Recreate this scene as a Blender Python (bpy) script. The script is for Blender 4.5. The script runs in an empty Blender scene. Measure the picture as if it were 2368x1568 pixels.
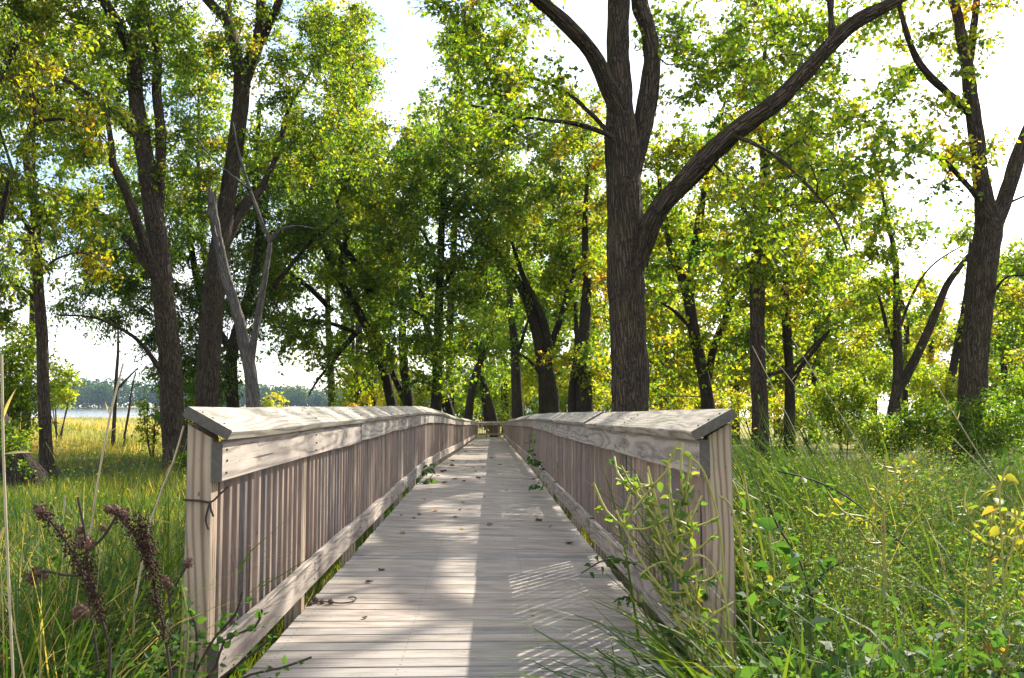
import bpy, math, random
import numpy as np
from mathutils import Matrix, Vector, noise as mnoise

# ------------------------------------------------------------------ camera, sky, sun, exposure
SC = bpy.context.scene
COL = SC.collection
FPX = 2123.0                 # focal length in pixels of a 2368 px wide picture
CAM_Z = 1.094
YAW, PITCH = math.radians(-1.457), math.radians(4.15)
cam_data = bpy.data.cameras.new('camera')
cam_data.sensor_width = 36.0
cam_data.lens = FPX / 2368.0 * 36.0
cam_data.clip_start, cam_data.clip_end = 0.05, 5000.0
cam = bpy.data.objects.new('camera', cam_data)
COL.objects.link(cam)
cam.location = (0, 0, CAM_Z)
cam.rotation_euler = (math.pi / 2 + PITCH, 0, YAW)
SC.camera = cam

SUN_EL, SUN_AZ = math.radians(33.5), math.radians(35.0)      # azimuth to the right of the view
world = bpy.data.worlds.new('World')
SC.world = world
world.use_nodes = True
wn, wl = world.node_tree.nodes, world.node_tree.links
wn.clear()
w_out = wn.new('ShaderNodeOutputWorld')
w_bg = wn.new('ShaderNodeBackground')
w_sky = wn.new('ShaderNodeTexSky')
w_sky.sky_type = 'NISHITA'
w_sky.sun_disc = False
w_sky.sun_elevation = SUN_EL
w_sky.sun_rotation = SUN_AZ
w_sky.altitude = 200
w_sky.air_density = 1.0
w_sky.dust_density = 1.2
w_sky.ozone_density = 1.0
# thin bright clouds over the blue
w_tc = wn.new('ShaderNodeTexCoord')
w_map = wn.new('ShaderNodeMapping')
w_map.inputs['Scale'].default_value = (1.0, 1.0, 2.6)
w_n = wn.new('ShaderNodeTexNoise')
w_n.inputs['Scale'].default_value = 2.6
w_n.inputs['Detail'].default_value = 7
w_n.inputs['Roughness'].default_value = 0.55
w_r = wn.new('ShaderNodeValToRGB')
w_r.color_ramp.elements[0].position = 0.42
w_r.color_ramp.elements[1].position = 0.62
w_mix = wn.new('ShaderNodeMix')
w_mix.data_type = 'RGBA'
w_mix.inputs[7].default_value = (7.6, 7.7, 7.9, 1)
wl.new(w_tc.outputs['Generated'], w_map.inputs['Vector'])
wl.new(w_map.outputs['Vector'], w_n.inputs['Vector'])
wl.new(w_n.outputs['Fac'], w_r.inputs['Fac'])
wl.new(w_r.outputs['Color'], w_mix.inputs[0])
wl.new(w_sky.outputs['Color'], w_mix.inputs[6])
wl.new(w_mix.outputs[2], w_bg.inputs['Color'])
w_bg.inputs['Strength'].default_value = 0.13
wl.new(w_bg.outputs['Background'], w_out.inputs['Surface'])

sun_data = bpy.data.lights.new('sun', 'SUN')
sun_data.energy = 5.0
sun_data.angle = math.radians(0.53)
sun_data.color = (1.0, 0.93, 0.82)
sun = bpy.data.objects.new('sun', sun_data)
COL.objects.link(sun)
SUN_DIR = Vector((math.sin(SUN_AZ) * math.cos(SUN_EL), math.cos(SUN_AZ) * math.cos(SUN_EL), math.sin(SUN_EL)))
sun.rotation_euler = SUN_DIR.to_track_quat('Z', 'Y').to_euler()
sun.location = (30, 40, 40)

SC.view_settings.view_transform = 'Standard'
SC.view_settings.look = 'None'
SC.view_settings.gamma = 1.0
SC.view_settings.use_curve_mapping = False
SC.view_settings.exposure = 1.2
SC.render.engine = 'CYCLES'
SC.cycles.use_denoising = True
SC.cycles.max_bounces = 7
SC.cycles.diffuse_bounces = 4
SC.cycles.glossy_bounces = 2
SC.cycles.transmission_bounces = 4
SC.cycles.volume_bounces = 0
SC.cycles.caustics_reflective = False
SC.cycles.caustics_refractive = False
SC.cycles.sample_clamp_indirect = 4.0

# ------------------------------------------------------------------ helpers
CR = np.array(cam.rotation_euler.to_matrix())
def W(px, py, Y):
    """the point at depth Y (metres ahead) seen at a pixel of the 2368 px wide picture"""
    d = CR @ np.array([(px - 1184.0) / FPX, -(py - 784.0) / FPX, -1.0])
    t = Y / d[1]
    return np.array([d[0] * t, Y, CAM_Z + d[2] * t])

def tag(o, label=None, cat=None, group=None, kind=None):
    if label: o['label'] = label
    if cat: o['category'] = cat
    if group: o['group'] = group
    if kind: o['kind'] = kind
    return o

def empty(name, loc, label, cat, group=None):
    o = bpy.data.objects.new(name, None)
    o.empty_display_size = 0.2
    o.location = [float(v) for v in loc]
    COL.objects.link(o)
    return tag(o, label, cat, group)

def link(name, me, parent=None, mat=None, M=None):
    """links a mesh; M is a world matrix (parents are never rotated or scaled)"""
    o = bpy.data.objects.new(name, me)
    COL.objects.link(o)
    if mat is not None and not me.materials:
        me.materials.append(mat)
    if M is None: M = Matrix.Identity(4)
    if parent is not None:
        o.parent = parent
        Wp = Matrix.Identity(4); p = parent
        while p is not None:
            Wp = p.matrix_basis @ Wp
            p = p.parent
        M = Wp.inverted() @ M
    o.matrix_basis = M
    return o

def npmesh(name, verts, faces, mats=(), attrs=None, midx=None, smooth=False):
    """faces: (M,4) or (M,3) int array, or a list of such arrays"""
    if not isinstance(faces, (list, tuple)): faces = [faces]
    faces = [np.asarray(f, dtype=np.int32) for f in faces if len(f)]
    me = bpy.data.meshes.new(name)
    verts = np.asarray(verts, dtype=np.float32)
    me.vertices.add(len(verts))
    me.vertices.foreach_set('co', verts.ravel())
    loops = np.concatenate([f.ravel() for f in faces])
    sizes = np.concatenate([np.full(len(f), f.shape[1], np.int32) for f in faces])
    starts = np.concatenate([[0], np.cumsum(sizes)[:-1]]).astype(np.int32)
    me.loops.add(len(loops))
    me.loops.foreach_set('vertex_index', loops)
    me.polygons.add(len(sizes))
    me.polygons.foreach_set('loop_start', starts)
    me.polygons.foreach_set('loop_total', sizes)
    for m in mats: me.materials.append(m)
    if midx is not None: me.polygons.foreach_set('material_index', np.asarray(midx, np.int32))
    if smooth: me.polygons.foreach_set('use_smooth', np.ones(len(sizes), bool))
    for k, (dom, typ, data) in (attrs or {}).items():
        a = me.attributes.new(k, typ, dom)
        a.data.foreach_set('value' if typ == 'FLOAT' else 'vector', np.asarray(data, np.float32).ravel())
    me.update(calc_edges=True)
    return me

def unit(v):
    v = np.asarray(v, float)
    return v / np.maximum(np.linalg.norm(v, axis=-1, keepdims=True), 1e-9)

def tubes(P, R, n=4, cap=True):
    """many tubes at once. P (B,K,3), R (B,K). returns verts, quads, bark coordinate, end caps"""
    P = np.asarray(P, float); R = np.asarray(R, float)
    B, K, _ = P.shape
    T = np.empty_like(P)
    T[:, 1:-1] = P[:, 2:] - P[:, :-2]
    T[:, 0] = P[:, 1] - P[:, 0]; T[:, -1] = P[:, -1] - P[:, -2]
    T = unit(T)
    mean = unit(P[:, -1] - P[:, 0])
    ref = np.where(np.abs(mean[:, 1:2]) < 0.8, np.array([[0., 1., 0.]]), np.array([[1., 0., 0.]]))
    S = unit(np.cross(T, ref[:, None, :]))
    U = np.cross(S, T)
    a = np.arange(n) * 2 * math.pi / n
    ca, sa = np.cos(a), np.sin(a)
    V = P[:, :, None, :] + R[:, :, None, None] * (S[:, :, None, :] * ca[None, None, :, None] + U[:, :, None, :] * sa[None, None, :, None])
    L = np.concatenate([np.zeros((B, 1)), np.cumsum(np.linalg.norm(np.diff(P, axis=1), axis=2), axis=1)], axis=1)
    C = np.stack([R[:, :, None] * ca, R[:, :, None] * sa, np.repeat(L[:, :, None], n, 2)], axis=3)
    i = np.arange(B * K * n).reshape(B, K, n)
    j = np.roll(i, -1, axis=2)
    Q = np.stack([i[:, :-1], j[:, :-1], j[:, 1:], i[:, 1:]], axis=-1).reshape(-1, 4)
    return V.reshape(-1, 3), Q, C.reshape(-1, 3)

def smooth_path(pts, step=0.25, rng=None, wob=0.0):
    """Catmull-Rom through rows (x, y, z, r), resampled"""
    p = np.asarray(pts, float)
    p = np.vstack([2 * p[0] - p[1], p, 2 * p[-1] - p[-2]])
    out = []
    for k in range(1, len(p) - 2):
        seg = np.linalg.norm(p[k + 1, :3] - p[k, :3])
        m = max(2, int(seg / step))
        t = np.linspace(0, 1, m, endpoint=False)[:, None]
        a, b, c, d = p[k - 1], p[k], p[k + 1], p[k + 2]
        out.append(0.5 * (2 * b + (c - a) * t + (2 * a - 5 * b + 4 * c - d) * t ** 2 + (3 * b - a - 3 * c + d) * t ** 3))
    out.append(p[-2][None])
    q = np.vstack(out)
    q[:, 3] = np.maximum(q[:, 3], 0.004)
    if wob and rng is not None:
        ph = rng.uniform(0, 6.28, 6)
        s = np.arange(len(q)) * step
        f = np.minimum(1, np.arange(len(q)) / 4.0)
        q[:, 0] += f * wob * (np.sin(s * 1.3 + ph[0]) + 0.6 * np.sin(s * 3.1 + ph[1]))
        q[:, 1] += f * wob * (np.sin(s * 1.1 + ph[2]) + 0.6 * np.sin(s * 2.7 + ph[3]))
    return q

def leaf_arrays(pos, direc, normal, length, width, fold=0.25):
    """one folded diamond leaf (4 vertices, 1 quad) for each row"""
    d = unit(direc)
    s = unit(np.cross(d, normal))
    nn = np.cross(s, d)
    L = np.asarray(length)[:, None]; Wd = np.asarray(width)[:, None]
    mid = pos + d * L * 0.42 
    up = nn * Wd * fold
    v = np.stack([pos, mid + s * Wd * 0.5 + up, pos + d * L - nn * L * 0.12, mid - s * Wd * 0.5 + up], axis=1)
    q = np.arange(len(pos) * 4).reshape(-1, 4)
    return v.reshape(-1, 3), q

def rand_dirs(rng, n):
    return unit(rng.normal(size=(n, 3)))

def interp(xs, ys):
    xs, ys = np.array(xs, float), np.array(ys, float)
    return lambda t: np.interp(t, xs, ys)

# ------------------------------------------------------------------ materials
class NT:
    def __init__(self, name):
        self.mat = bpy.data.materials.new(name)
        self.mat.use_nodes = True
        self.n, self.l = self.mat.node_tree.nodes, self.mat.node_tree.links
        self.n.clear()
        self.out = self.n.new('ShaderNodeOutputMaterial')
    def add(self, kind, **kw):
        nd = self.n.new('ShaderNode' + kind)
        for k, v in kw.items():
            if k.startswith('_'): nd.inputs[k[1:].replace('_', ' ')].default_value = v
            else: setattr(nd, k, v)
        return nd
    def set(self, nd, sock, v):
        if hasattr(v, 'is_output'): self.l.new(v, nd.inputs[sock])
        else: nd.inputs[sock].default_value = v
    def math(self, op, a, b=0.0, clamp=False):
        nd = self.n.new('ShaderNodeMath'); nd.operation = op; nd.use_clamp = clamp
        self.set(nd, 0, a); self.set(nd, 1, b)
        return nd.outputs[0]
    def vmath(self, op, a, b=(0, 0, 0)):
        nd = self.n.new('ShaderNodeVectorMath'); nd.operation = op
        self.set(nd, 0, a); self.set(nd, 1, b)
        return nd.outputs[0]
    def mix(self, f, a, b, blend='MIX'):
        nd = self.n.new('ShaderNodeMix'); nd.data_type = 'RGBA'; nd.blend_type = blend
        self.set(nd, 0, f); self.set(nd, 6, a); self.set(nd, 7, b)
        return nd.outputs[2]
    def ramp(self, f, stops, interp='LINEAR'):
        nd = self.n.new('ShaderNodeValToRGB'); cr = nd.color_ramp; cr.interpolation = interp
        while len(cr.elements) < len(stops): cr.elements.new(0.5)
        for e, (p, c) in zip(cr.elements, stops):
            e.position = p
            e.color = (c, c, c, 1) if isinstance(c, (int, float)) else (*c, 1)
        self.set(nd, 0, f)
        return nd.outputs[0]
    def noise(self, vec, scale, detail=3, rough=0.55, dist=0.0):
        nd = self.n.new('ShaderNodeTexNoise')
        nd.inputs['Scale'].default_value = scale; nd.inputs['Detail'].default_value = detail
        nd.inputs['Roughness'].default_value = rough; nd.inputs['Distortion'].default_value = dist
        self.l.new(vec, nd.inputs['Vector'])
        return nd.outputs['Fac']
    def bump(self, h, strength, dist):
        nd = self.n.new('ShaderNodeBump')
        nd.inputs['Strength'].default_value = strength; nd.inputs['Distance'].default_value = dist
        self.l.new(h, nd.inputs['Height'])
        return nd.outputs[0]
    def principled(self, col, rough=0.8, normal=None, spec=0.3):
        b = self.n.new('ShaderNodeBsdfPrincipled')
        self.set(b, 'Base Color', col if hasattr(col, 'is_output') else (*col, 1))
        self.set(b, 'Roughness', rough)
        b.inputs['Specular IOR Level'].default_value = spec
        if normal is not None: self.l.new(normal, b.inputs['Normal'])
        self.l.new(b.outputs[0], self.out.inputs['Surface'])
        return b

def wood(name, light, dark, ring=0.6, ring_scale=16.0, moss=0.0, knots=True, blotch=0.35, wander=0.13, fix=None, fibw=0.75, tonevar=1.0):
    """weathered softwood; the board's length is its local X"""
    t = NT(name)
    tc = t.add('TexCoord'); oi = t.add('ObjectInfo')
    rnd = oi.outputs['Random']
    off = t.add('CombineXYZ')
    t.set(off, 0, t.math('MULTIPLY', rnd, 41.0)); t.set(off, 1, 0.0); t.set(off, 2, t.math('MULTIPLY', rnd, 3.0))
    p = tc.outputs['Object']
    pr = t.vmath('ADD', p, off.outputs[0])
    # slow wander of the pith makes cathedral grain
    slow = t.noise(t.vmath('MULTIPLY', pr, (0.75, 0.4, 0.4)), 1.0, 1, 0.5)
    warp = t.noise(t.vmath('MULTIPLY', pr, (3.0, 14.0, 14.0)), 1.0, 3, 0.55)
    sx = t.add('SeparateXYZ'); t.l.new(p, sx.inputs[0])
    oy = t.math('MULTIPLY', t.math('SUBTRACT', rnd, 0.5), 0.10)
    oz = t.math('ADD', t.math('MULTIPLY', t.math('SUBTRACT', slow, 0.5), wander * 2), 0.06)
    ww = t.math('MULTIPLY', t.math('SUBTRACT', warp, 0.5), 0.035)
    y = t.math('ADD', t.math('ADD', sx.outputs[1], oy), ww); z = t.math('ADD', t.math('ADD', sx.outputs[2], oz), ww)
    r = t.math('SQRT', t.math('ADD', t.math('MULTIPLY', y, y), t.math('MULTIPLY', z, z)))
    rings = t.math('ADD', t.math('MULTIPLY', t.math('SINE', t.math('MULTIPLY', r, ring_scale * 20.0)), 0.5), 0.5)
    rings = t.math('POWER', rings, 2.2)
    fib = t.noise(t.vmath('MULTIPLY', pr, (3.0, 190.0, 190.0)), 1.0, 3, 0.6)
    fib2 = t.noise(t.vmath('MULTIPLY', pr, (1.2, 60.0, 60.0)), 1.0, 2, 0.5)
    blo = t.noise(t.vmath('MULTIPLY', pr, (2.5, 9.0, 9.0)), 1.0, 4, 0.6)
    f = t.math('MULTIPLY', rings, ring)
    f = t.math('ADD', f, t.math('MULTIPLY', t.math('SUBTRACT', fib, 0.5), fibw))
    f = t.math('ADD', f, t.math('MULTIPLY', t.math('SUBTRACT', fib2, 0.5), 0.5), True)
    col = t.mix(f, (*light, 1), (*dark, 1))
    tone = t.ramp(rnd, [(0.0, tuple(1 + tonevar * v for v in (-0.20, -0.18, -0.14))), (0.35, tuple(1 + tonevar * v for v in (0.06, 0.03, -0.02))), (0.7, tuple(1 + tonevar * v for v in (-0.10, -0.14, -0.16))), (1.0, tuple(1 + tonevar * v for v in (0.14, 0.10, 0.06)))])
    col = t.mix(1.0, col, tone, 'MULTIPLY')
    bl = t.ramp(blo, [(0.33, 1.0 - blotch), (0.56, 1.0)])
    col = t.mix(1.0, col, bl, 'MULTIPLY')
    spots = t.noise(t.vmath('MULTIPLY', pr, (26.0, 60.0, 60.0)), 1.0, 2, 0.5)
    col = t.mix(t.ramp(spots, [(0.70, 0.0), (0.76, 0.75)]), col, (0.06, 0.05, 0.045, 1))
    crack = t.noise(t.vmath('MULTIPLY', pr, (1.6, 75.0, 75.0)), 1.0, 1, 0.4)
    ck = t.ramp(crack, [(0.715, 0.0), (0.745, 0.85)])
    col = t.mix(ck, col, (0.035, 0.03, 0.027, 1))
    if fix:
        ax = t.math('ABSOLUTE', sx.outputs[1]); hit = None
        for (fx, fy) in fix:
            dx = t.math('SUBTRACT', sx.outputs[0], fx); dy = t.math('SUBTRACT', ax, fy)
            dd = t.math('SQRT', t.math('ADD', t.math('MULTIPLY', dx, dx), t.math('MULTIPLY', dy, dy)))
            h1 = t.math('LESS_THAN', dd, 0.0052)
            hit = h1 if hit is None else t.math('MAXIMUM', hit, h1)
        col = t.mix(t.math('MULTIPLY', hit, 0.85), col, (0.05, 0.04, 0.035, 1))
    if knots:
        vo = t.add('TexVoronoi'); vo.inputs['Scale'].default_value = 1.0
        t.l.new(t.vmath('MULTIPLY', pr, (2.2, 7.0, 7.0)), vo.inputs['Vector'])
        k = t.ramp(vo.outputs['Distance'], [(0.05, 1.0), (0.10, 0.35), (0.16, 0.0)])
        col = t.mix(t.math('MULTIPLY', k, 0.8), col, (0.09, 0.055, 0.04, 1))
    if moss > 0:
        mo = t.noise(t.vmath('MULTIPLY', pr, (3.0, 8.0, 8.0)), 1.0, 4, 0.65)
        col = t.mix(t.math('MULTIPLY', t.ramp(mo, [(0.52, 0.0), (0.70, 1.0)]), moss), col, (0.16, 0.19, 0.05, 1))
    h = t.math('ADD', t.math('MULTIPLY', rings, -0.5), t.math('MULTIPLY', fib, 0.9))
    t.principled(col, 0.82, t.bump(h, 0.35, 0.004), 0.25)
    return t.mat

def bark_mat(name, dark, light, scale=1.0, lichen=0.25, moss=0.0, bump=1.0):
    t = NT(name)
    at = t.add('Attribute', attribute_name='bark')
    p = at.outputs['Vector']
    w = t.noise(t.vmath('MULTIPLY', p, (5 * scale, 5 * scale, 3 * scale)), 1.0, 2)
    pw = t.vmath('ADD', t.vmath('MULTIPLY', p, (26 * scale, 26 * scale, 2.6 * scale)), t.vmath('MULTIPLY', w, (2.6, 2.6, 2.6)))
    vo = t.add('TexVoronoi', feature='DISTANCE_TO_EDGE'); vo.inputs['Scale'].default_value = 1.0
    t.l.new(pw, vo.inputs['Vector'])
    fine = t.noise(t.vmath('MULTIPLY', p, (90 * scale, 90 * scale, 22 * scale)), 1.0, 3, 0.6)
    h = t.ramp(vo.outputs['Distance'], [(0.0, 0.0), (0.22, 0.75), (0.5, 1.0)])
    hh = t.math('ADD', h, t.math('MULTIPLY', fine, 0.45))
    col = t.mix(t.math('MULTIPLY', hh, 0.72, True), (*dark, 1), (*light, 1))
    big = t.noise(t.vmath('MULTIPLY', p, (3, 3, 1.2)), 1.0, 3)
    col = t.mix(1.0, col, t.ramp(big, [(0.3, (0.72, 0.70, 0.72)), (0.7, (1.12, 1.05, 0.95))]), 'MULTIPLY')
    li = t.noise(t.vmath('MULTIPLY', p, (38, 38, 26)), 1.0, 2, 0.5)
    col = t.mix(t.math('MULTIPLY', t.ramp(li, [(0.64, 0.0), (0.70, 1.0)]), lichen), col, (0.30, 0.33, 0.34, 1))
    if moss:
        m = t.noise(t.vmath('MULTIPLY', p, (6, 6, 2)), 1.0, 3)
        col = t.mix(t.math('MULTIPLY', t.ramp(m, [(0.5, 0.0), (0.7, 1.0)]), moss), col, (0.10, 0.10, 0.025, 1))
    t.principled(col, 0.9, t.bump(hh, bump, 0.035 / scale), 0.15)
    return t.mat

def leaf_mat(name, stops, trans=0.5, gain=2.0, gloss=0.35, rough=0.45):
    """thin leaf: reflects, and lets light through from behind"""
    t = NT(name)
    at = t.add('Attribute', attribute_name='tint')
    col = t.ramp(at.outputs['Fac'], stops)
    b = t.add('BsdfPrincipled'); t.set(b, 'Base Color', col); b.inputs['Roughness'].default_value = rough
    b.inputs['Specular IOR Level'].default_value = gloss
    tr = t.add('BsdfTranslucent')
    t.set(tr, 'Color', t.mix(1.0, col, (gain * 1.08, gain * 1.0, gain * 0.35, 1), 'MULTIPLY'))
    mx = t.add('MixShader'); mx.inputs[0].default_value = trans
    t.l.new(b.outputs[0], mx.inputs[1]); t.l.new(tr.outputs[0], mx.inputs[2])
    t.l.new(mx.outputs[0], t.out.inputs['Surface'])
    return t.mat

def plain(name, col, rough=0.8, var=0.25, scale=8.0, spec=0.25):
    t = NT(name)
    tc = t.add('TexCoord')
    n = t.noise(tc.outputs['Object'], scale, 4)
    a = tuple(c * (1 - var) for c in col); b = tuple(min(1, c * (1 + var)) for c in col)
    t.principled(t.mix(n, (*a, 1), (*b, 1)), rough, t.bump(n, 0.3, 0.01), spec)
    return t.mat

M_DECK = wood('deck_wood', (0.40, 0.35, 0.30), (0.18, 0.155, 0.135), ring=0.3, ring_scale=13, knots=False, blotch=0.36, fibw=1.1, moss=0.10,
              fix=[(0.055, 0.032), (0.615, 0.034), (1.215, 0.031), (1.775, 0.033)])
M_RAIL = wood('rail_wood', (0.42, 0.37, 0.32), (0.13, 0.102, 0.088), ring=0.62, ring_scale=14.0, blotch=0.28, wander=0.055)
M_CAP = wood('cap_wood', (0.43, 0.385, 0.315), (0.14, 0.12, 0.098), ring=0.62, ring_scale=18, moss=0.35, blotch=0.35, wander=0.07)
M_BAL = wood('baluster_wood', (0.30, 0.24, 0.205), (0.13, 0.10, 0.088), ring=0.35, ring_scale=20, knots=False, blotch=0.25, tonevar=2.1)
M_POST = wood('post_wood', (0.45, 0.365, 0.275), (0.19, 0.115, 0.075), ring=0.8, ring_scale=15, moss=0.15, blotch=0.22, wander=0.06)
M_EDGE = plain('dark_plank_edge', (0.085, 0.075, 0.06), 0.95, 0.5, 30)
M_END = plain('end_grain', (0.115, 0.10, 0.085), 0.9, 0.5, 45)
M_NAIL = plain('rusty_nail', (0.06, 0.045, 0.04), 0.6, 0.3, 200)
M_BEAM = wood('beam_wood', (0.22, 0.19, 0.165), (0.11, 0.09, 0.08), ring=0.4, ring_scale=12, blotch=0.4)
M_BARK = bark_mat('furrowed_bark', (0.010, 0.0075, 0.006), (0.145, 0.108, 0.080), 1.0, 0.30, 0.25)
M_BARKD = bark_mat('dark_bark', (0.012, 0.0095, 0.008), (0.070, 0.054, 0.041), 1.3, 0.12, 0.35, 0.8)
M_TWIG = bark_mat('twig_bark', (0.03, 0.024, 0.02), (0.10, 0.082, 0.066), 3.0, 0.0, 0.0, 0.3)
M_DEAD = bark_mat('dead_wood', (0.045, 0.039, 0.035), (0.20, 0.185, 0.175), 0.9, 0.0, 0.0, 0.6)
LEAF_STOPS = [(0.0, (0.018, 0.052, 0.010)), (0.30, (0.045, 0.095, 0.011)), (0.55, (0.100, 0.145, 0.012)),
              (0.75, (0.195, 0.205, 0.014)), (0.90, (0.300, 0.215, 0.022)), (1.0, (0.200, 0.095, 0.025))]
M_LEAF = leaf_mat('tree_leaf', LEAF_STOPS, 0.58, 3.4)
M_FARLEAF = leaf_mat('far_leaf', [(0.0, (0.014, 0.044, 0.024)), (0.5, (0.038, 0.085, 0.030)), (1.0, (0.12, 0.145, 0.04))], 0.4, 1.9, 0.05, 0.8)
M_WEED = leaf_mat('weed_leaf', [(0.0, (0.022, 0.065, 0.018)), (0.4, (0.055, 0.120, 0.028)), (0.7, (0.125, 0.175, 0.035)),
                                (0.88, (0.24, 0.225, 0.035)), (1.0, (0.20, 0.105, 0.045))], 0.48, 2.6, 0.18, 0.55)
M_GRASS = leaf_mat('grass_blade', [(0.0, (0.020, 0.058, 0.012)), (0.45, (0.058, 0.112, 0.018)), (0.7, (0.140, 0.160, 0.025)),
                                   (0.85, (0.36, 0.28, 0.07)), (1.0, (0.42, 0.34, 0.21))], 0.45, 2.0, 0.2, 0.55)
M_STEM = plain('green_stem', (0.22, 0.25, 0.06), 0.6, 0.3)
M_YSTEM = plain('yellow_stem', (0.36, 0.33, 0.09), 0.55, 0.25)
M_DSTEM = plain('dark_stem', (0.05, 0.035, 0.028), 0.8, 0.4)
M_SEED = plain('dock_seed', (0.046, 0.020, 0.010), 0.75, 0.5, 60)
M_BURR = plain('burr', (0.13, 0.075, 0.05), 0.85, 0.4, 60)
M_STRAW = plain('straw', (0.46, 0.37, 0.24), 0.7, 0.25)
# ------------------------------------------------------------------ ground, lake, far shore
WATER_Z = -1.70
_gz = interp([-60, 2, 6, 9, 20, 40, 65, 120, 200, 216, 240, 760, 800, 840, 3000],
             [-0.20, -0.20, -0.22, -0.30, -0.56, -0.92, -1.38, -1.50, -1.62, -1.74, -2.6, -2.6, -1.6, -0.6, 2.0])
def ground_z(x, y):
    x = np.asarray(x, float); y = np.asarray(y, float)
    b = 0.05 * np.sin(x * 0.55 + 1.3) * np.cos(y * 0.43) + 0.03 * np.sin(x * 1.7 + y * 0.9)
    far = np.clip((230 - y) / 40, 0, 1)
    shift = 9.0 * np.sin(x * 0.021 + 0.6) + 5 * np.sin(x * 0.06)
    yy = np.where(y > 150, y + shift * np.clip((y - 150) / 40, 0, 1), y)
    return _gz(yy) + b * far

gx = np.unique(np.concatenate([np.linspace(-1300, -120, 40), np.linspace(-120, -30, 46), np.linspace(-30, 30, 81), np.linspace(30, 120, 31), np.linspace(120, 1300, 24)]))
gy = np.unique(np.concatenate([np.linspace(-60, 0, 16), np.linspace(0, 40, 61), np.linspace(40, 260, 60), np.linspace(260, 760, 12), np.linspace(760, 1500, 24)]))
GX, GY = np.meshgrid(gx, gy, indexing='ij')
gv = np.stack([GX, GY, ground_z(GX, GY)], axis=-1).reshape(-1, 3)
gi = np.arange(len(gx) * len(gy)).reshape(len(gx), len(gy))
gq = np.stack([gi[:-1, :-1], gi[1:, :-1], gi[1:, 1:], gi[:-1, 1:]], axis=-1).reshape(-1, 4)
t = NT('soil_and_turf')
geo = t.add('NewGeometry')
pos = geo.outputs['Position']
n1 = t.noise(pos, 0.35, 5, 0.6); n2 = t.noise(pos, 3.0, 4, 0.65); n3 = t.noise(pos, 25.0, 3, 0.6)
green = t.mix(n2, (0.030, 0.050, 0.014, 1), (0.085, 0.105, 0.028, 1))
soil = t.mix(n3, (0.035, 0.026, 0.018, 1), (0.085, 0.066, 0.045, 1))
near = t.mix(t.ramp(n1, [(0.36, 0.0), (0.6, 1.0)]), green, soil)
gold = t.mix(n2, (0.24, 0.20, 0.05, 1), (0.40, 0.32, 0.10, 1))
gold = t.mix(t.ramp(n1, [(0.45, 0.0), (0.65, 0.8)]), gold, (0.12, 0.15, 0.035, 1))
sx = t.add('SeparateXYZ'); t.l.new(pos, sx.inputs[0])
mead = t.math('ADD', sx.outputs[1], t.math('MULTIPLY', t.math('SUBTRACT', n1, 0.5), 26.0))
col = t.mix(t.ramp(t.math('DIVIDE', mead, 100.0), [(0.36, 0.0), (0.48, 1.0)]), near, gold)
shore = t.math('LESS_THAN', sx.outputs[2], -1.60)
col = t.mix(t.math('MULTIPLY', shore, 0.6), col, (0.10, 0.085, 0.055, 1))
t.principled(col, 0.95, t.bump(t.math('ADD', n3, n2), 0.8, 0.06), 0.1)
tag(link('ground', npmesh('ground', gv, gq, [t.mat], smooth=True)), kind='structure')

t = NT('lake_water')
geo = t.add('NewGeometry')
wv = t.vmath('MULTIPLY', geo.outputs['Position'], (0.35, 1.1, 1.0))
b = t.principled((0.05, 0.075, 0.095), 0.12, t.bump(t.noise(wv, 1.0, 4, 0.6), 0.25, 0.12), 0.5)
wx = np.linspace(-1290, 1290, 5); wy = np.array([170.0, 820.0])
WX, WY = np.meshgrid(wx, wy, indexing='ij')
wi = np.arange(10).reshape(5, 2)
tag(link('lake', npmesh('lake', np.stack([WX, WY, np.full_like(WX, WATER_Z)], -1).reshape(-1, 3),
     np.stack([wi[:-1, :-1], wi[1:, :-1], wi[1:, 1:], wi[:-1, 1:]], -1).reshape(-1, 4), [t.mat])), kind='structure')

# far wood on the other shore, one mass
rng = np.random.default_rng(5)
pv, pd, pn, pl, pw_, pt = [], [], [], [], [], []
for k in range(860):
    x = rng.uniform(-560, 200); row = rng.integers(0, 4)
    y = 806 + row * 14 + rng.uniform(-5, 5)
    hgt = rng.uniform(15, 21) + row * 1.6 + 3.0 * math.sin(x * 0.013) + 2.0 * math.sin(x * 0.05)
    m = 84
    c = np.array([x, y, float(ground_z(x, y)) + hgt * 0.52])
    rad = np.array([hgt * 0.36, hgt * 0.34, hgt * 0.50])
    u = rand_dirs(rng, m); lob = rng.normal(size=(7, 3)); lob = unit(lob)
    bulge = 0.80 + 0.35 * np.max(u @ lob.T, axis=1) ** 4
    P = c + u * rad * (bulge * rng.uniform(0.72, 1.0, m))[:, None]
    pv.append(P); pn.append(unit(u + 0.4 * rng.normal(size=(m, 3)))); pd.append(rand_dirs(rng, m) + [0, 0, -0.4])
    s = rng.uniform(1.4, 2.9, m); pl.append(s); pw_.append(s * 0.9)
    pt.append(np.clip(rng.normal(0.38, 0.16) + rng.normal(0, 0.08, m), 0, 1))
v, q = leaf_arrays(np.vstack(pv), np.vstack(pd), np.vstack(pn), np.concatenate(pl), np.concatenate(pw_), 0.2)
o = link('far_wood', npmesh('far_wood', v, q, [M_FARLEAF], {'tint': ('FACE', 'FLOAT', np.concatenate(pt))}))
tag(o, 'hazy blue green wood along the far shore of the lake', 'wood', kind='stuff')

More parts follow.
